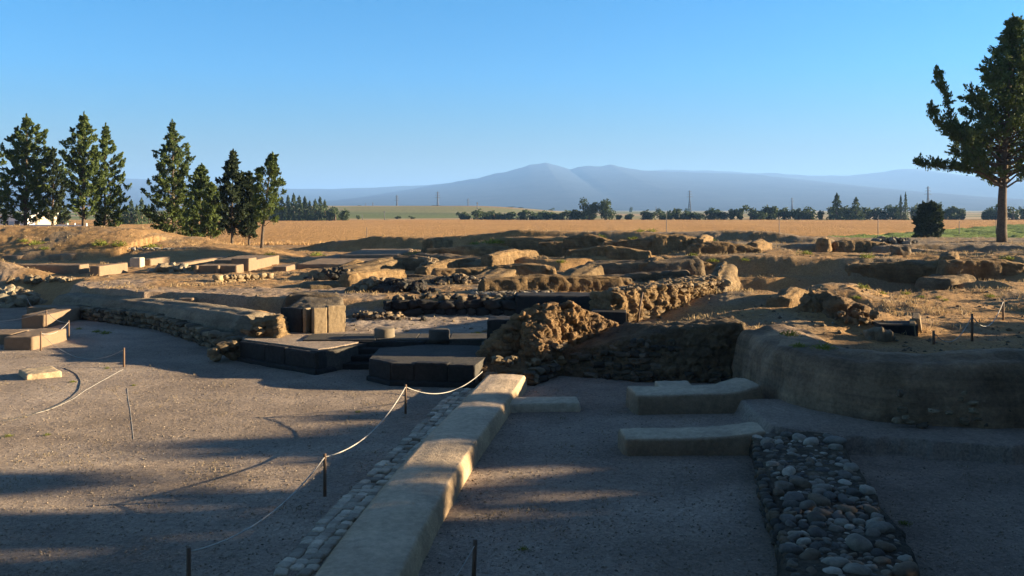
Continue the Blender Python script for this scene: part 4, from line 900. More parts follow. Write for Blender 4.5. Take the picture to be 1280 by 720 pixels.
T9 = post(34, 386, 40.5, .55, 'small rope post below the pale stone pile at the left edge')
T10 = post(1215, 427, 23.6, .74, 'tall dark rope post on the right behind the big mud wall', r=.035)
T11 = post(1167, 430, 23.0, .36, 'short dark stake beside the leaning slabs', r=.035)
T12 = post(1254, 408, 27.0, .62, 'rope post in shade near the right edge', r=.03)
p = Vector((4.15, 28.55, gz(4.15, 28.55))); o = tube_obj('wooden_stake', [(-.08, 0, -.1), (0, .02, .5), (.10, .05, .98)], [.035, .032, .028], M_post, None, 8); o.location = p; tag(o, 'leaning wooden stake in front of the sunlit rubble wall', 'post')
def rope(a, b, sag, label, r=.0105, mat=None, name='rope', pts=None, drop=.05):
    a = Vector(a) - Vector((0, 0, drop)); b = Vector(b) - Vector((0, 0, drop if pts is None else 0))
    path = pts if pts is not None else [(a.lerp(b, t) - Vector((0, 0, sag*4*t*(1-t)))) for t in np.linspace(0, 1, 30)]
    path = np.array([tuple(q) for q in path])
    if pts is None:
        g = ground_z(path[:, 0], path[:, 1]) + .012; path[:, 2] = np.maximum(path[:, 2], g)
    o = tube_obj(name, path - path[0], r, mat or M_rope, None, 7); o.location = Vector(path[0]); tag(o, label, 'rope', 'slack pale ropes between the posts' if name == 'rope' else None); return o
for T_, lab in ((T1, 'a'), (T2, 'b'), (T3, 'c')): pass
rope(T1, T2, .30, 'slack pale rope between the post by the black platform and the middle post')
rope(T2, T3, .26, 'slack pale rope between the middle post and the nearest post')
rope(T1, Q(603, 462, 22.4), .33, 'pale rope sagging from the post by the black platform to the rough stones')
rope(T4, Vector(T4) + Vector((-.9, -1.6, -.25)), .25, 'thin rope dropping out of the bottom edge from the dark post', r=.006)
rope(T5, T6, .52, 'thin rope sagging to the ground between the lone short post and the left bench', r=.006)
rope(T6, T7, .18, 'thin rope between the two posts along the nearest left bench', r=.008)
rope(T7, T8, .15, 'thin rope from the bench corner post back to the rear bench post', r=.008)
rope(T8, T9, .3, 'thin rope from the rear bench post toward the pale stone pile', r=.008)
rope(T8, Q(-40, 398, 34), .2, 'thin rope leaving the left edge above the rear bench', r=.010)
rope(T10, T12, .5, 'pale rope hanging low between the two posts at the right', r=.012)
rope(T10, T11, .45, 'pale rope between the tall dark post and the short stake', r=.010)
def gpath(pp, lift=.002):
    q = smooth_path([P(*x, .02) for x in pp], .12, 8); q[:, 2] = ground_z(q[:, 0], q[:, 1]) + lift; return q
rope((0, 0, 0), (0, 0, 0), 0, 'dark hose with a pale edge curving over the sunlit gravel at left', r=.013, mat=M_hose, name='hose', pts=gpath([(80, 460), (95, 466), (101, 476), (98, 488), (84, 500), (62, 510), (34, 519), (8, 525), (-40, 530)]))
rope((0, 0, 0), (0, 0, 0), 0, 'pale cord trailing over the gravel from the lone short post to the left edge', r=.005, name='cord', pts=gpath([(154, 461), (140, 468), (124, 477), (108, 486), (90, 499), (60, 512), (10, 524)]))
rope((0, 0, 0), (0, 0, 0), 0, 'short pale cord lying straight on the gravel in front of the lone post', r=.004, name='cord', pts=gpath([(159, 484), (160, 497), (163, 512), (165, 530), (167, 548)]))
# ================================================================ trees
def leaf_quads(C, A, L, W, rs):
    """C centres, A long axes; returns quads"""
    n = len(C); A = A / (np.linalg.norm(A, axis=1)[:, None] + 1e-9)
    r = rs.normal(size=(n, 3)); B = np.cross(A, r); B /= np.linalg.norm(B, axis=1)[:, None] + 1e-9
    L = np.broadcast_to(L, (n,))[:, None]; W = np.broadcast_to(W, (n,))[:, None]
    V = np.stack([C - A*L*.5, C + B*W*.5, C + A*L*.5, C - B*W*.5], 1).reshape(-1, 3)
    return V, np.arange(n*4).reshape(-1, 4)
def conifer(name, x, y, h, prof, label, group, seed, trunk_r=.18, base=.12, nb=70, per=215, clump=.36, leaf=.24, lean=(0, 0), mat=None, up=.5, droop=0.0, z=None, cat='tree', extra=None, inner=.15, tip=1.0):
    """prof: list of (height fraction, left reach, right reach) in metres"""
    rs = np.random.RandomState(seed); z0 = gz(x, y) if z is None else z
    T = empty(name, (x, y, z0), label, cat, group)
    hf = np.array([p[0] for p in prof]); rl = np.array([p[1] for p in prof]); rr = np.array([p[2] for p in prof])
    n = 18; tt = np.linspace(0, 1, n); wob = np.cumsum(rs.normal(size=(n, 2))*.012*h/n*3, 0)
    tp = np.column_stack([lean[0]*tt**1.3 + wob[:, 0], lean[1]*tt + wob[:, 1], h*.97*tt - .3*(tt == 0)])
    V, Qd, Tr = tube_np(tp, trunk_r*(1 - .88*tt**.8), 9); tr = [(V, Qd, Tr)]
    cen, ax, bs, bf = [], [], [], []
    for b in range(nb):
        f = base + (1-base) * ((b + rs.rand())/nb)**.9
        if f > .985: f = .985
        az = b*2.39996 + rs.normal()*.4; ca, sa = math.cos(az), math.sin(az)
        rl_, rr_ = np.interp(f, hf, rl), np.interp(f, hf, rr)
        reach = (rl_ if ca < 0 else rr_)*abs(ca) + (rl_+rr_)/2*(1-abs(ca)); reach *= rs.uniform(.55, 1.15) * (1 - .25*tip*float(sst(.7, .95, f)))
        p0 = np.array([np.interp(f*h, tp[:, 2], tp[:, 0]), np.interp(f*h, tp[:, 2], tp[:, 1]), f*h*.97 - reach*up*.35])
        p0[2] = max(p0[2], base*h*.9)
        m = 7; s = np.linspace(0, 1, m)
        bp = p0[None] + np.column_stack([ca*reach*s, sa*reach*s, reach*(up*s**1.5 - droop*s**2)])
        bp[1:] += rs.normal(size=(m-1, 3))*.05*reach
        tr.append(tube_np(bp, np.maximum(.012, trunk_r*.28*(1-f*.6)*(1 - .85*s)), 5)); bs.append(bp); bf.append(f)
    for e in (extra or []):
        bp = smooth_path(e, .5, 2); tr.append(tube_np(bp, np.maximum(.02, trunk_r*.35*(1 - np.linspace(0, .85, len(bp)))), 6)); bs += [bp]*3; bf += [.5]*3
    for bp, f in zip(bs, bf):
        Lb = np.linalg.norm(bp[-1] - bp[0]); ns_ = max(4, int(Lb/.30)); pts_ = inner + (1-inner)*rs.rand(ns_)**.8; pts_[:2] = 1
        idx = pts_*(len(bp)-1); i0 = np.minimum(idx.astype(int), len(bp)-2); fr = (idx-i0)[:, None]; o0 = bp[i0]*(1-fr) + bp[i0+1]*fr
        d = (bp[-1]-bp[0]) / (Lb+1e-6); side_ = rs.normal(size=(ns_, 3))*[.8, .8, .45]
        dirs = d[None]*.7 + side_ + np.array([0, 0, .55 - droop*2.0])[None]; dirs /= np.linalg.norm(dirs, axis=1)[:, None]
        tpf = 1 - .55*tip*float(sst(.65, 1, f)); Ls = clump*rs.uniform(1.0, 2.5, ns_)*(1.15 - .35*pts_)*tpf; k = max(10, int(per*.30))
        s_ = rs.rand(ns_, k); c = o0[:, None] + dirs[:, None]*(Ls[:, None]*s_)[..., None] + rs.normal(size=(ns_, k, 3))*(clump*.30*tpf*(1.05-s_) + .02)[..., None]
        a = dirs[:, None] + rs.normal(size=(ns_, k, 3))*.45 + [0, 0, .25]
        cen.append(c.reshape(-1, 3)); ax.append(a.reshape(-1, 3))
    # leader
    k = int(per*1.2); s = rs.rand(k); c = np.column_stack([np.interp(h*(.82+.18*s), tp[:, 2], tp[:, 0]), np.interp(h*(.82+.18*s), tp[:, 2], tp[:, 1]), h*(.82+.185*s)]) + rs.normal(size=(k, 3))*(.28*(1.05-s))[:, None]
    cen.append(c); ax.append(np.array([0, 0, 1.]) + rs.normal(size=(k, 3))*.35)
    C = np.vstack(cen); A = np.vstack(ax); k = len(C)
    V, Qd = leaf_quads(C, A, leaf*rs.uniform(.6, 1.4, k), leaf*.42*rs.uniform(.6, 1.3, k), rs)
    mesh_np('crown', V, Qd, mat or M_leaf, T, smooth=False)
    V, Fs = join_np(tr); mesh_np('trunk', V, Fs, M_bark, T)
    return T
def tree_px(px, pbase, D, ptop): 
    q = Q(px, pbase, D); return q.x, q.y, (pbase - ptop)/F*D
GL = 'tall cypresses behind the left mound'
def pr(*a): return list(a)
m_ = lambda px, D: px/F*D
def mk(px, pb, D, pt, prof_px, label, seed, **k):
    q = Q(px, pb, D); zt = H - (pt-HY)/F*D; z0 = gz(q.x, q.y); h = zt - z0
    prof = [((H - (yy-HY)/F*D - z0)/h, m_(a, D), m_(b, D)) for yy, a, b in prof_px]; prof.sort()
    k.setdefault('base', max(.05, prof[0][0] - .02))
    return conifer('cypress_tree', q.x, q.y, h, prof, label, k.pop('group', GL), seed, **k)
mk(31, 300, 86, 143, [(276, 14, 18), (255, 30, 22), (215, 32, 20), (185, 26, 22), (165, 18, 22), (150, 5, 6), (143, 1, 1)], 'bushy cypress at the far left above the white wall, broad with two small peaks', 101, nb=95, trunk_r=.26, up=.6)
mk(-14, 300, 88, 160, [(276, 20, 16), (240, 24, 18), (200, 18, 16), (165, 4, 6)], 'cypress cut by the left edge of the picture', 102, nb=70, trunk_r=.22)
mk(66, 300, 96, 184, [(275, 18, 18), (240, 22, 18), (210, 14, 14), (188, 5, 5)], 'darker shorter cypress between the two broad ones at far left', 103, nb=70, mat=M_leaf_dark, trunk_r=.2)
mk(104, 298, 85, 140, [(268, 12, 16), (245, 22, 22), (200, 26, 20), (170, 20, 14), (155, 6, 8), (140, 2, 2)], 'tallest pointed cypress of the left group, bare trunk foot showing', 104, nb=95, trunk_r=.24, up=.65)
mk(131, 302, 88, 154, [(284, 8, 16), (265, 14, 28), (235, 14, 30), (205, 12, 24), (180, 9, 10), (168, 3, 4), (154, 1, 1)], 'light green cypress with feathery right edge, last of the left group', 105, nb=90, trunk_r=.18, base=.06)
mk(216, 312, 92, 150, [(300, 30, 34), (270, 36, 40), (235, 26, 34), (215, 18, 30), (195, 20, 20), (175, 9, 16), (160, 4, 4), (150, 1, 1)], 'big dark cypress standing alone with foliage down to the ground', 106, nb=120, trunk_r=.24, base=.02, per=190)
mk(252, 316, 88, 205, [(305, 16, 18), (280, 18, 20), (245, 12, 14), (215, 6, 8), (205, 2, 2)], 'slim shorter cypress touching the right side of the big dark one', 107, nb=70, trunk_r=.13, base=.08)
mk(264, 320, 82, 228, [(302, 12, 14), (270, 14, 14), (240, 6, 8), (228, 2, 2)], 'small cypress with a thin dark trunk between two taller ones', 108, nb=50, trunk_r=.10, base=.15)
mk(290, 325, 79, 187, [(303, 16, 20), (275, 20, 22), (245, 15, 14), (222, 16, 10), (205, 6, 6), (187, 1, 1)], 'spiky cypress with a pale thin trunk in front of the wheat field', 109, nb=85, trunk_r=.14, base=.14, mat=M_leaf_dark)
mk(311, 322, 80, 215, [(305, 9, 12), (270, 8, 9), (240, 6, 8), (215, 2, 3)], 'narrow nearly black cypress beside the leaning one', 110, nb=50, trunk_r=.12, base=.12, mat=M_leaf_dark)
q_ = mk(327, 328, 76, 191, [(288, 10, 10), (275, 12, 12), (250, 14, 16), (225, 16, 18), (210, 12, 10), (191, 2, 3)], 'light green cypress leaning right, rightmost of the left row, long bare trunk', 111, nb=62, trunk_r=.16, base=.26, lean=(1.0, 0), per=130)
# big tree at right
q = Q(1253, 303, 66)
D_ = 66; zt = H - (17-HY)/F*D_; z0 = gz(q.x, q.y); hh = zt - z0
prof = [((H-(yy-HY)/F*D_-z0)/hh, m_(a, D_), m_(b, D_)) for yy, a, b in [(232, 34, 24), (215, 58, 44), (190, 66, 52), (160, 66, 52), (135, 46, 50), (110, 32, 42), (90, 26, 38), (70, 18, 30), (45, 9, 18), (17, 1, 2)]]; prof.sort()
big = conifer('cypress_tree', q.x, q.y, hh, prof, 'huge dark cypress leaning over the right edge, bare lumpy trunk', None, 120, trunk_r=.40, base=.27, nb=210, per=120, clump=.46, leaf=.25, mat=M_leaf, up=.55, lean=(.9, 0), inner=.35, tip=.5,
    extra=[[(0, 0, hh*.24), (-1.6, -.3, hh*.30), (-3.6, -.4, hh*.325), (-6.2, -.5, hh*.335)], [(0, 0, hh*.24), (-2.0, .2, hh*.36), (-3.6, .3, hh*.50), (-4.6, .2, hh*.735)], [(0, 0, hh*.3), (-2.4, -.2, hh*.42), (-4.6, -.2, hh*.50), (-5.4, -.2, hh*.57)], [(.2, 0, hh*.5), (1.6, -.2, hh*.62), (2.2, -.2, hh*.84)]])
mk(1160, 294, 118, 256, [(290, 14, 13), (280, 13, 13), (268, 9, 12), (258, 7, 9), (256, 4, 5)], 'stout dark evergreen bush at the edge of the green field', 121, nb=150, trunk_r=.2, base=.0, leaf=.4, clump=.4, mat=M_leaf_dark, group=None, tip=.3)
# trees outside the picture on the right whose shade falls across the plaza
OFF = [(31.0, 7.5, 8.6), (29.5, 11.5, 8.8), (31.5, 14.2, 9.0), (30.0, 14.6, 8.8), (30.2, 16.5, 8.6), (31.0, 17.4, 5.6), (30.6, 18.6, 5.4), (30.9, 19.8, 5.5), (31.2, 21.1, 6.6), (30.8, 22.0, 6.4), (30.5, 23.8, 6.7), (31.2, 25.6, 6.0), (30.8, 27.6, 4.7), (37.0, 33, 5.3), (41.0, 37.0, 5.5), (53, 52, 8.0), (35, 30.8, 5.0)]
mkT = conifer('cypress_tree', 45, 21.2, 12.4 - gz(45, 21.2), [(.80, .8, .8), (.92, .8, .8), (1, .3, .3)], 'taller of two bare-stemmed cypresses with high crowns beyond the right edge', 'bare-stemmed cypresses beyond the right edge', 300, nb=34, per=120, base=.83, trunk_r=.14, leaf=.4)
conifer('cypress_tree', 45.5, 23.3, 10.2 - gz(45.5, 23.3), [(.85, 1.0, 1.0), (.95, .9, .9), (1, .4, .4)], 'shorter of two bare-stemmed cypresses with high crowns beyond the right edge', 'bare-stemmed cypresses beyond the right edge', 301, nb=26, per=120, base=.90, trunk_r=.14, leaf=.4)
src = None; nlab = ['first', 'second', 'third', 'fourth', 'fifth', 'sixth', 'seventh', 'eighth', 'ninth', 'tenth', 'eleventh', 'twelfth', 'thirteenth', 'fourteenth', 'fifteenth', 'sixteenth', 'seventeenth']
for i, (x, y, zt) in enumerate(OFF):
    if zt == 0: continue
    z0 = min(gz(x, y), zt - 1.9); h = zt - z0
    conifer('cypress_tree', x, y, h, [(0, 1.9, 1.9), (.4, 1.7, 1.7), (.8, .9, .9), (1, .15, .15)], nlab[i] + ' cypress of the shading row on the earth bank beyond the right edge', 'cypresses on the bank beyond the right edge', 200+i, nb=34, per=70, trunk_r=.16, base=.05, leaf=.42, clump=.4, z=z0)
# tall unseen trees added behind the camera to cut sky light on the foreground
for i, (x, y, s_) in enumerate(((-34, -9, 1.0), (-22, -13, 1.1), (-11, -10, 1.05), (0, -14, 1.15), (10, -10, 1.1), (20, -12, 1.05), (30, -9, 1.1), (-28, -20, 1.2), (-5, -22, 1.25), (15, -21, 1.25))):
    T = big.copy(); col.objects.link(T); T.location = (x, y, 0); T.rotation_euler = (0, 0, i*1.1); T.scale = (s_*1.15, s_*1.15, s_)
    for ch in big.children: c = ch.copy(); col.objects.link(c); c.parent = T
    tag(T, f'{nlab[i]} tall dark cypress added unseen behind the camera to cut sky light', 'tree', 'unseen cypresses added behind the camera to cut sky light')
for i, (x, y, s_) in enumerate(((-27, -2, 1.0), (15, 2, .95), (19, 7, 1.0), (20, 9.5, .85), (12, -3, 1.0), (24, 3, 1.1))):  # more unseen cypresses, added out of frame to block sky and sun light
    T = big.copy(); col.objects.link(T); T.location = (x, y, 0); T.rotation_euler = (0, 0, 2 + i*1.3); T.scale = (s_*1.1, s_*1.1, s_*.9)
    for ch in big.children: c = ch.copy(); col.objects.link(c); c.parent = T
    tag(T, f'{nlab[i]} dark cypress added unseen out of frame to block light from the foreground', 'tree', 'unseen cypresses added out of frame to block light')
# ================================================================ distant trees
def blobtree(name, w, h, seed, kind, mat, nleaf=520, ls=.65):
    rs = np.random.RandomState(seed); T = bpy.data.objects.new(name, None); col.objects.link(T)
    if kind == 'cone':
        s = rs.rand(nleaf)**1.3; r = w/2*(1-s)**.75*np.sqrt(rs.rand(nleaf))*(1+.25*np.sin(s*30)); a = rs.rand(nleaf)*6.28
        C = np.column_stack([r*np.cos(a), r*np.sin(a), h*(.04+.96*s)])
    else:
        nb_ = 7 if kind == 'round' else 9; cs = np.column_stack([rs.uniform(-.32, .32, nb_)*w, rs.uniform(-.3, .3, nb_)*w, rs.uniform(.22, .74, nb_)*h]); rr = rs.uniform(.2, .30, nb_)
        k = rs.randint(0, nb_, nleaf); d = rs.normal(size=(nleaf, 3)); d /= np.linalg.norm(d, axis=1)[:, None]; d *= rs.rand(nleaf)[:, None]**.4
        C = cs[k] + d*rr[k][:, None]*np.array([w, w, h*1.05]); C[:, 2] = np.clip(C[:, 2], .01*h, None)
    V, Qd = leaf_quads(C, rs.normal(size=(nleaf, 3)) + [0, 0, .5], ls*rs.uniform(.6, 1.4, nleaf), ls*.8*rs.uniform(.6, 1.3, nleaf), rs)
    mesh_np('crown', V, Qd, mat, T, smooth=False)
    V, Qd, Tr = tube_np([(0, 0, -.3), (0, 0, h*.5)], [w*.035+.08, w*.02+.04], 6); mesh_np('trunk', V, [Qd, Tr], M_bark, T)
    return T
protos = {'round': [blobtree('field_tree', 1, 1, s, 'round', M_far, ls=.13) for s in range(5)], 'cone': [blobtree('conifer_tree', 1, 1, 50+s, 'cone', M_far, ls=.10, nleaf=650) for s in range(4)]}
used = set(); rt = random.Random(3)
WX = ['round bush-like tree', 'low spreading tree', 'leafy orchard tree', 'dense dark orchard tree', 'small rounded tree']
def far_tree(kind, px, w_px, y_top, y_base, D, label, group):
    k = rt.randrange(len(protos[kind])); pz = protos[kind][k]; key = (kind, k)
    if key in used:
        T = pz.copy(); col.objects.link(T)
        for ch in pz.children: c = ch.copy(); col.objects.link(c); c.parent = T
    else: T = pz; used.add(key)
    x = (px-HX)/F*D; z0 = gz(x, D) if D < 2000 else 0; ztop = H - (y_top-HY)/F*D
    T.location = (x, D, z0); w = w_px/F*D; T.scale = (w, w, max(1, ztop - z0)); T.rotation_euler = (0, 0, rt.uniform(0, 6.28))
    tag(T, label, 'tree', group); return T
GR = 'low trees lining the far side of the wheat field'
OD = ['nearest', 'second', 'third', 'fourth', 'fifth', 'sixth', 'seventh', 'eighth', 'ninth', 'tenth', 'eleventh', 'twelfth', 'thirteenth', 'fourteenth', 'fifteenth', 'sixteenth', 'seventeenth', 'eighteenth', 'nineteenth', 'twentieth', 'twenty-first', 'twenty-second']
def rowlab(i, px):
    pp = [r[0] for r in row]; L = [p for p in pp if p < 737]; M = [p for p in pp if 737 < p < 900]; N = [p for p in pp if 900 < p < 1042]; S = [p for p in pp if 1042 < p < 1128]; E = [p for p in pp if p > 1128]
    if px in L: return f'far-row tree, {OD[len(L)-1-L.index(px)]} one counting left from the twin round trees'
    if px in M: return f'far-row tree, {OD[M.index(px)]} one counting right from the twin round trees'
    if px in N: return f'far-row tree, {OD[len(N)-1-N.index(px)]} one counting left from the spiky conifers'
    if px in S: return f'far-row tree near the spiky conifers, {OD[len(S)-1-S.index(px)]} counting left from the slim dark pair'
    return f'far-row tree, {OD[E.index(px)]} one counting right from the slim dark pair'
row = [(576, 8, 268), (583, 11, 266), (595, 15, 265), (607, 11, 268), (617, 17, 264), (627, 10, 267), (639, 16, 266), (651, 12, 267), (663, 15, 265), (675, 11, 267), (685, 12, 264), (694, 11, 266), (703, 12, 267), (713, 17, 263), (722, 12, 266), (736, 14, 265), (772, 8, 271), (788, 9, 269), (805, 12, 266), (812, 11, 267), (826, 15, 265), (838, 9, 263), (845, 10, 262), (855, 10, 264), (862, 11, 265), (873, 12, 266), (887, 17, 264), (905, 15, 264), (914, 9, 263), (926, 11, 262), (939, 15, 259), (951, 12, 261), (959, 10, 260), (968, 13, 259), (980, 13, 259), (997, 13, 262), (1003, 10, 263), (1012, 13, 261), (1027, 6, 264), (1040, 15, 260), (1052, 14, 261), (1064, 14, 261), (1079, 17, 258), (1094, 15, 259), (1106, 13, 260), (1117, 13, 260), (1145, 16, 261), (1181, 18, 261), (1190, 13, 258), (1203, 11, 262), (1232, 13, 260), (1245, 13, 257), (1266, 13, 261), (1279, 12, 262), (1292, 14, 260)]
for i, (px, w, yt) in enumerate(row):
    nb = 'left of the twin round trees' if px < 735 else ('between the twin round trees and the spiky conifers' if px < 1040 else 'toward the right edge')
    far_tree('round', px, w*1.65, yt-3.5, 275.5, 362 + rt.uniform(0, 6), rowlab(i, px), GR)
for px, w, yt, lab in ((737, 26, 244, 'left and larger of twin round trees standing above the far tree row'), (758, 24, 246, 'right of twin round trees standing above the far tree row')):
    T = blobtree('round_tree', w/F*360, (275-yt)/F*360*1.0, int(px), 'round', M_far, 1500, .75); T.location = ((px-HX)/F*358, 358, gz((px-HX)/F*358, 358)); tag(T, lab, 'tree', 'twin round trees')
for px, w, yt, lab in ((1046, 22, 242, 'left of two spiky conifers in the far row, taller'), (1070, 22, 247, 'right of two spiky conifers in the far row, wider'), (1126, 9, 244, 'left and shorter of a pair of slim dark columnar trees'), (1132, 9, 241, 'right and taller of a pair of slim dark columnar trees')):
    far_tree('cone', px, w, yt, 275, 356, lab, 'pointed conifers in the far row')
GV = 'grove of conifers beyond the wheat at left'
for i, (px, w, yt) in enumerate([(352, 16, 247), (360, 12, 245), (367, 13, 243), (374, 14, 246), (381, 14, 247), (387, 10, 252), (394, 12, 250), (400, 13, 247), (406, 11, 251), (412, 11, 255), (419, 12, 259), (426, 13, 261), (433, 12, 262), (340, 13, 250), (346, 12, 247)]):
    far_tree('cone' if i not in (9, 10, 11, 12) else 'round', px, w*1.3, yt-.8, 276, 335 + 6*(i % 3), f'pointed conifer of the distant grove, {OD[i+2 if i < 9 else i-13]} one counting right from the leaning cypress' if i < 9 or i > 12 else f'rounded low tree in the distant grove, {["farthest left", "second", "third", "last"][i-9]} of four at its right end', GV)
GB = 'bluish conifers far behind the gap in the left trees'
for i, (px, w, yt) in enumerate([(148, 16, 258), (156, 14, 256), (164, 15, 250), (171, 12, 256), (177, 15, 248), (186, 14, 256), (60, 20, 258), (82, 20, 260), (-10, 30, 255), (20, 18, 262), (45, 16, 260)]):
    far_tree('cone' if i < 6 else 'round', px, w*1.2, yt, 282, 250 + 8*(i % 3), f'bluish far conifer {["leftmost", "second", "third, tall", "fourth", "fifth, tallest", "rightmost"][i]} in the gap of the left trees' if i < 6 else f'{["small", "broad", "large", "low", "dark"][i-6]} tree behind the white wall at far left', GB)
PLN = ['left of two round bushes beyond the wheat, under the far hill', 'right of two round bushes beyond the wheat, under the far hill', 'small bush just right of the distant conifer grove', 'larger hazy tree behind the left part of the far row', 'smaller hazy tree behind the left part of the far row', 'hazy clump at the foot of the tallest pylon', 'hazy clump at the left end of the far hill', 'leftmost hazy blue tree behind the slim dark pair', 'hazy blue tree just left of the slim dark pair', 'hazy blue tree just right of the slim dark pair', 'hazy blue tree left of the pylon above the evergreen bush', 'hazy blue tree right of the pylon above the evergreen bush', 'hazy tree at the right edge behind the huge cypress', 'tiny hazy tree left of the twin round trees', 'tiny hazy tree just right of the twin round trees', 'tiny hazy tree midway between twin trees and tall pylon', 'tiny hazy tree at the foot of the tall right-hand pylon', 'tiny hazy tree right of the tall right-hand pylon']
for i, (px, w, yt, D) in enumerate([(497, 9, 269, 430), (514, 8, 269.5, 430), (448, 7, 268, 420), (640, 12, 259, 900), (652, 10, 261, 900), (547, 16, 258.5, 980), (450, 8, 259, 980), (1113, 9, 254, 900), (1125, 10, 256, 900), (1146, 12, 254, 900), (1158, 12, 255, 900), (1172, 13, 253, 900), (1275, 7, 256, 900), (690, 8, 259.5, 1500), (789, 7, 258.5, 1500), (822, 9, 260, 1500), (860, 8, 259.5, 1500), (890, 9, 259, 1500)]):
    far_tree('round', px, w, yt, 0, D, PLN[i], 'scattered trees of the far plain')
# ================================================================ pylons, poles, buildings
def pylon(px, yt, yb, D, label):
    h = (yb-yt)/F*D; w = h*.16; x = (px-HX)/F*D; parts = []
    T = empty('power_pylon', (x, D, 0), label, 'pylon', 'hazy lattice power pylons on the horizon')
    z0 = 0; h = (H - (yt-HY)/F*D); r = .28*D/1500+.18
    for sx in (-1, 1):
        for sy in (-1, 1): parts.append(tube_np([(sx*w/2, sy*w/2, -1), (sx*w*.12, sy*w*.12, h*.6), (sx*w*.06, sy*w*.06, h)], r, 4))
    for k in range(6):
        za, zb = h*.1*k, h*.1*(k+1); wa = w/2 - (w*.38)*(za/(h*.6)); wb_ = w/2-(w*.38)*(zb/(h*.6)); sg = 1 if k % 2 else -1
        for sy in (-1, 1): parts.append(tube_np([(sg*wa, sy*wa, za), (-sg*wb_, sy*wb_, zb)], r*.6, 4)); parts.append(tube_np([(-sg*wa, sy*wa, za), (sg*wb_, sy*wb_, zb)], r*.6, 4))
    V, Fs = join_np(parts); mesh_np('lattice_tower', V, Fs, M_pole, T)
    for f_, wd in ((.7, .26), (.82, .22), (.93, .17)):
        V, Qd, Tr = tube_np([(-h*wd*.55, 0, h*f_), (0, 0, h*(f_+.02)), (h*wd*.55, 0, h*f_)], [r*.5, r, r*.5], 4); mesh_np('crossarm', V, [Qd, Tr], M_pole, T)
for px, yt, D, lab in ((547, 239.5, 1500, 'tallest hazy pylon standing on the low far hill'), (496, 244, 1500, 'second pylon on the far hill, left of the tallest'), (585, 248, 2000, 'faint pylon just right of the far hill'), (862, 238, 1600, 'tall pylon right of the twin round trees'), (990, 247, 1700, 'pylon left of the spiky conifers'), (1160, 233, 1300, 'pylon above the stout evergreen bush'), (457, 254, 2400, 'tiny pylon at the left end of the far hill')):
    pylon(px, yt, 262, D, lab)
def pole(px, yt, D, label, r=.13, cross=True, name='utility_pole', cat='pole', group=None):
    x = (px-HX)/F*D; z0 = gz(x, D) - .2; h = H - (yt-HY)/F*D - z0; parts = [tube_np([(0, 0, 0), (0, 0, h)], [r, r*.7], 6)]
    T = empty(name, (x, D, z0), label, cat, group); V, Fs = join_np(parts); mesh_np('post', V, Fs, M_pole, T)
    if cross: V, Qd, Tr = tube_np([(-h*.13, 0, h*.92), (h*.13, 0, h*.92)], r*.7, 5); mesh_np('crossarm', V, [Qd, Tr], M_pole, T)
pole(596.5, 253, 700, 'utility pole with a crossarm rising behind the left end of the far tree row', .45)
pole(466, 253, 1000, 'stubby utility pole on the left part of the far hill', .5, False)
pole(480.5, 264, 400, 'thin utility pole at the far edge of the wheat, left', .18)
pole(453, 268, 400, 'short thin pole left of the far wheat edge pole', .16, False)
GP = 'thin field posts in the wheat'
for px, yt, D, lab in ((458.5, 284, 108, 'thin field post above the left end of the long back bank'), (833, 266, 92, 'tallest thin field post, right of centre above the ruins'), (974, 270, 100, 'thin field post right of the tall centre one'), (1097.5, 269, 112, 'dark field post at the left of the green field'), (1199, 276, 150, 'leaning thin field post behind the green field'), (1245, 275, 150, 'field post just left of the huge cypress trunk'), (820, 258, 700, 'far pole behind the tree row, right of the twin trees')):
    pole(px, yt, D, lab, .035*D/100+.015, False, 'field_post', 'post', GP)
# left buildings
def building(label, x0, x1, y, dep, h, mat, wins, door=None, name='small_house', roofm=None):
    T = empty(name, ((x0+x1)/2, y, 0), label, 'house', None); xm = (x0+x1)/2
    bm = bmesh.new(); hullpts(bm, [(x-xm, yy, z) for x in (x0, x1) for yy in (0, dep) for z in (-.5, h)]); obj_bm('wall', bm, mat, T)
    bm = bmesh.new(); hullpts(bm, [(x, yy, z) for x in (x0-xm-.25, x1-xm+.25) for yy in (-.25, dep+.25) for z in (h+.003, h+.28)]); obj_bm('roof', bm, roofm or M_white, T)
    for (wx, wz, ww, wh) in wins:
        bm = bmesh.new(); hullpts(bm, [(x, yy, z) for x in (wx-ww/2, wx+ww/2) for yy in (-.04, .1) for z in (wz-wh/2, wz+wh/2)]); w = obj_bm('window', bm, M_basalt, T)
        bm = bmesh.new(); hullpts(bm, [(x, yy, z) for x in (wx-ww/2-.1, wx+ww/2+.1) for yy in (-.10, .05) for z in (wz-wh/2-.12, wz-wh/2-.01)]); obj_bm('sill', bm, M_white, w)
    if door:
        bm = bmesh.new(); hullpts(bm, [(x, yy, z) for x in (door-.5, door+.5) for yy in (-.05, .1) for z in (0, 2.1)]); obj_bm('door', bm, M_bluegate, T)
M_bluegate = flat('faded_blue_paint', (.35, .42, .46))
def xx(px, D): return (px-HX)/F*D
building('cream block house beside the broad far-left cypress trunk', xx(34, 190), xx(47, 190), 190, 8, 3.6, M_cream, [(-.3, 1.9, .9, .9)])
building('low white house half hidden by foliage at the left edge', xx(-14, 186), xx(31, 186), 186, 7, 3.2, M_white, [(-2.4, 1.7, 1.1, 1.1), (-.2, 1.7, 1.1, 1.1), (2.2, 1.7, 1.1, 1.1)], 1.0)
tW = empty('boundary_wall', (xx(80, 176), 176, 0), 'long low whitewashed boundary wall with a blue gate under the left cypresses', 'wall')
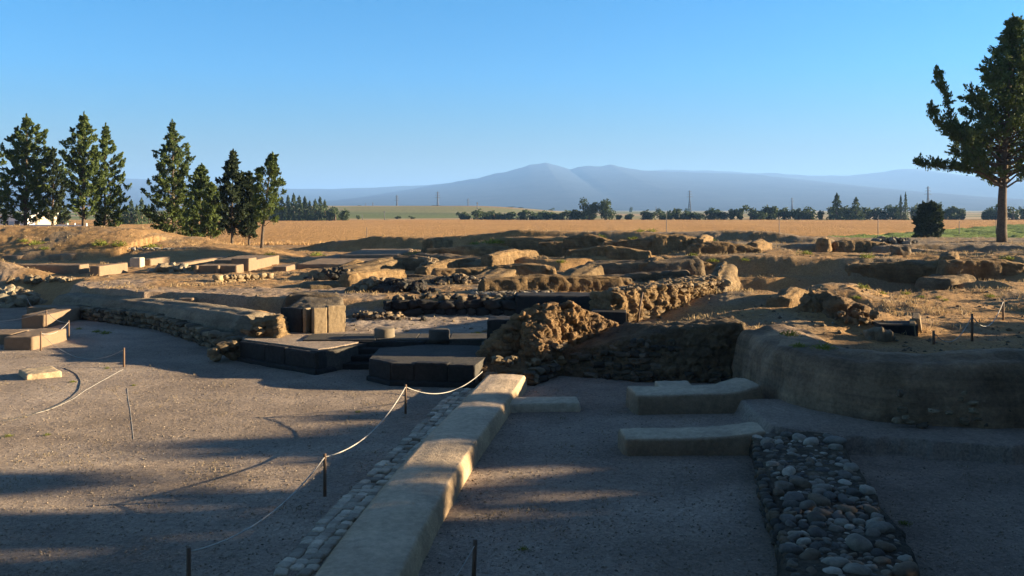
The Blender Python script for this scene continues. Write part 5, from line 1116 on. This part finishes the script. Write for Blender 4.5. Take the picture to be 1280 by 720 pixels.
def seg(px0, px1, nm, mt, h, yy=0):
    bm = bmesh.new(); hullpts(bm, [(x, y_, z) for x in (xx(px0, 176)-xx(80, 176), xx(px1, 176)-xx(80, 176)) for y_ in (yy, yy+.3) for z in (-.5, h)]); obj_bm(nm, bm, mt, tW)
seg(36, 83, 'wall_panel', M_white, 1.6); seg(93, 107, 'wall_panel', M_white, 1.55); seg(110, 126, 'wall_panel', M_white, 1.3); seg(84, 92, 'gate', M_bluegate, 1.5, .05)
for k in (83.4, 92.5, 107.2): seg(k, k+1.2, 'pier', M_white, 1.9, -.05)
# ================================================================ weeds
def tuft_mesh(seed):
    rs = np.random.RandomState(seed); k = 150; C = rs.normal(size=(k, 3))*[.28, .28, .14]; C[:, 2] = np.abs(C[:, 2]) + .03
    A = C*[2, 2, 1] + [0, 0, .35] + rs.normal(size=(k, 3))*.15
    V, Qd = leaf_quads(C, A, .20, .06, rs); return V, Qd
TM = [tuft_mesh(s) for s in range(5)]; tobj = {}
places = [(987, 420, 1.2, 'on the rim where the near mound meets the big mud wall'), (999, 434, 1.0, 'hanging on the top edge of the big mud wall'), (1031, 437, 1.2, 'third along the edge of the big mud wall'), (1078, 360, 1.3, 'on the peak of the near mound'), (1102, 368, 1.0, 'just right of the near mound peak'), (1071, 373, 1.0, 'under the near mound peak'), (1245, 333, 1.8, 'largest clump on the right slope'), (1238, 371, 1.1, 'low on the right slope beside a small stone'), (1133, 368, .9, 'on the lit mound slope, left of two small ones'), (1152, 371, .7, 'tiny, on the lit mound slope'), (1173, 372, .7, 'tiny, on the dark slope edge'), (1182, 375, .7, 'tiny, last on the dark slope edge'), (1261, 324, 1.2, 'high on the right slope'), (711, 304, 1.5, 'bright, on the crest under the wheat near centre'), (724, 306, 1.1, 'right of the bright centre clump'), (792, 300, 1.2, 'on the back bank right of centre'), (800, 289, 1.1, 'on the skyline bank, left of two'), (816, 289, 1.1, 'on the skyline bank, right of two'), (752, 297, 1.0, 'in a dip of the back bank'), (891, 331, 1.2, 'on the shaded long crest by the bright spur'), (887, 301, 1.3, 'on the pale back slope'), (931, 327, 1.0, 'on the crest before the right trench'), (935, 309, 1.1, 'on the small dark back mound'), (702, 330, 1.0, 'at the foot of the bright mud spur'), (679, 335, .9, 'on the floor of the centre ruins'), (820, 415, .9, 'on the path before the rubble wall'), (867, 320, 1.0, 'left end of the long dark crest'), (1008, 318, 1.2, 'on the near lip of the far trench'), (1084, 322, 1.4, 'beside the squat standing stone'), (614, 304, 1.6, 'leftmost bright one on the second bank'), (625, 304, 1.3, 'second bright one on the second bank'), (640, 304, 1.2, 'third bright one on the second bank'), (595, 305, 1.0, 'small, left end of the second bank'), (520, 319, 1.3, 'on top of the dark recessed mud wall'), (621, 375, .9, 'yellowish, on the terrace edge above the basalt wall'), (640, 375, .9, 'second yellowish one on the terrace edge'), (597, 417, .8, 'beside the tall black basalt block'), (126, 307, 1.8, 'large, on the long low left bank'), (150, 309, 1.5, 'mid way on the long low left bank'), (190, 309, 1.4, 'right end of the long low left bank'), (45, 306, 1.4, 'on the left mound slope'), (56, 311, 1.0, 'below the one on the left mound slope'), (30, 302, 1.0, 'near the left edge on the mound'), (200, 382, .7, 'on top of the long mud-topped wall, left one'), (266, 391, .6, 'on top of the long mud-topped wall, right one'), (121, 415, .8, 'dark green, at the foot of the long left wall'), (132, 417, 1.1, 'brighter green, at the foot of the long left wall'), (99, 411, .6, 'small, near the bench end'), (134, 460, .45, 'beside the lone short post'), (91, 477, .5, 'inside the hose curve'), (59, 544, .4, 'tiny, alone on the lower left gravel'), (10, 546, .5, 'tiny, at the left edge of the gravel'), (167, 482, .35, 'tiny, by the short straight cord'), (448, 515, .4, 'in the lit strip before the rope post'), (1157, 459, .8, 'small, on the face of the big mud wall'), (1130, 655, .5, 'at the right foot of the cobble wall'), (655, 688, .45, 'dead brown one on the shaded gravel right of the plastered wall'), (240, 337, 1.0, 'left of the pale platforms'), (338, 320, 1.2, 'beyond the pale platforms, left'), (395, 319, 1.4, 'at the wheat edge left of the back bank')]
for i, (px, py, s, wh) in enumerate(places):
    p = hit(px, py + 1); kk = i % 5; c = Vector(p); o = mesh_np('weed_tuft', TM[kk][0], TM[kk][1], M_weed, smooth=False) if kk not in tobj else tobj[kk].copy()
    if kk in tobj: col.objects.link(o)
    tobj.setdefault(kk, o)
    if 'edge of the big mud wall' in wh or 'rim where' in wh or 'face of the big' in wh: p = Q(px, py, {987: 20.4, 999: 19.3, 1031: 18.6, 1157: 17.9}[px])
    f_ = .42 * s * max(.7, min(1.5, p.y/42)); o.scale = (f_, f_, f_*1.0); o.location = p; o.rotation_euler = (0, 0, i*1.7); tag(o, 'green weed tuft ' + wh, 'weed', 'weed tufts growing on the ruins')
# ================================================================ gravel and dry grass
def scatter_stones(name, n, region, smin, smax, cols, seed, dmin, dmax, pow_=1.0):
    rs = np.random.RandomState(seed); D = dmin * (dmax/dmin)**rs.rand(n); px = rs.uniform(-20, 1300, n); x = (px-HX)/F*D; z = ground_z(x, D)
    ok = region(x, D, z); x, D, z = x[ok], D[ok], z[ok]; k = len(x)
    sc = smin * (smax/smin)**(rs.rand(k)**3.0); O = np.array([[1, 0, 0], [-1, 0, 0], [0, 1, 0], [0, -1, 0], [0, 0, 1], [0, 0, -1]], float)
    B = rs.uniform(.6, 1.25, (k, 6, 1)) * O[None] * sc[:, None, None] * np.stack([rs.uniform(.7, 1.4, k), rs.uniform(.7, 1.3, k), rs.uniform(.4, .8, k)], -1)[:, None]
    th = rs.rand(k)*6.28; c, s = np.cos(th)[:, None], np.sin(th)[:, None]; X = B[..., 0]*c - B[..., 1]*s; Y = B[..., 0]*s + B[..., 1]*c
    V = np.stack([X + x[:, None], Y + D[:, None], B[..., 2] + (z + sc*.2)[:, None]], -1).reshape(-1, 3)
    F8 = np.array([[0, 2, 4], [2, 1, 4], [1, 3, 4], [3, 0, 4], [2, 0, 5], [1, 2, 5], [3, 1, 5], [0, 3, 5]])
    Fc = (np.arange(k)[:, None, None]*6 + F8[None]).reshape(-1, 3); C = np.array(cols)[rs.randint(0, len(cols), k)] * rs.uniform(.75, 1.25, (k, 1))
    o = mesh_np(name, V, Fc, M_stone, None, colr=np.repeat(C, 6, 0), smooth=False); tag(o, kind='stuff'); return o
def plaza(x, y, z): return (z < .2)
gcols = [(.58, .50, .43), (.66, .58, .50), (.45, .39, .34), (.78, .70, .62), (.54, .45, .37)]
scatter_stones('gravel', 70000, plaza, .005, .026, gcols, 1, 10.3, 30)
scatter_stones('gravel', 9000, lambda x, y, z: (z > .5), .02, .09, [(.42, .33, .23), (.34, .28, .21), (.26, .22, .18), (.5, .44, .36)], 2, 19, 64)
def grass(name, n, region, seed, dmin, dmax, L, W, mat, per=7):
    rs = np.random.RandomState(seed); D = dmin * (dmax/dmin)**rs.rand(n); px = rs.uniform(-20, 1300, n); x = (px-HX)/F*D; z = ground_z(x, D); ok = region(x, D, z); x, D, z = x[ok], D[ok], z[ok]
    x = np.repeat(x, per) + rs.normal(size=len(x)*per)*.10; y = np.repeat(D, per) + rs.normal(size=len(D)*per)*.10; z = np.repeat(z, per); k = len(x)
    l = L*rs.uniform(.5, 1.5, k); A = rs.normal(size=(k, 3))*[.6, .6, .3] + [0, 0, 1]; A /= np.linalg.norm(A, axis=1)[:, None]
    C = np.stack([x, y, z], -1) + A*l[:, None]*.42
    V, Qd = leaf_quads(C, A, l, W*rs.uniform(.7, 1.4, k), rs); o = mesh_np(name, V, Qd, mat, smooth=False); tag(o, kind='stuff'); return o
M_dry = leafmat('dry_grass_blades', (.30, .20, .10), (.50, .36, .18), 2)
grass('dry_grass', 9000, lambda x, y, z: (z > 1.15) & (fbm2(x*.5, y*.5, 300, 3) > .02) & ~((z < 1.5) & (y < 24)), 5, 23, 80, .16, .022, M_dry)
grass('dry_grass', 1800, lambda x, y, z: (z < .15) & (fbm2(x*.9, y*.9, 310, 3) > .22), 6, 12, 33, .05, .012, leafmat('trodden_grass_blades', (.20, .155, .09), (.30, .23, .13), 2), 8)
grass('wheat_stalks', 7000, lambda x, y, z: (np.abs(y - wn(x)) < 1.6) & (x < 30), 7, 84, 96, .55, .05, leafmat('wheat_stalks_leaf', (.50, .30, .12), (.65, .42, .2), 2), 9)
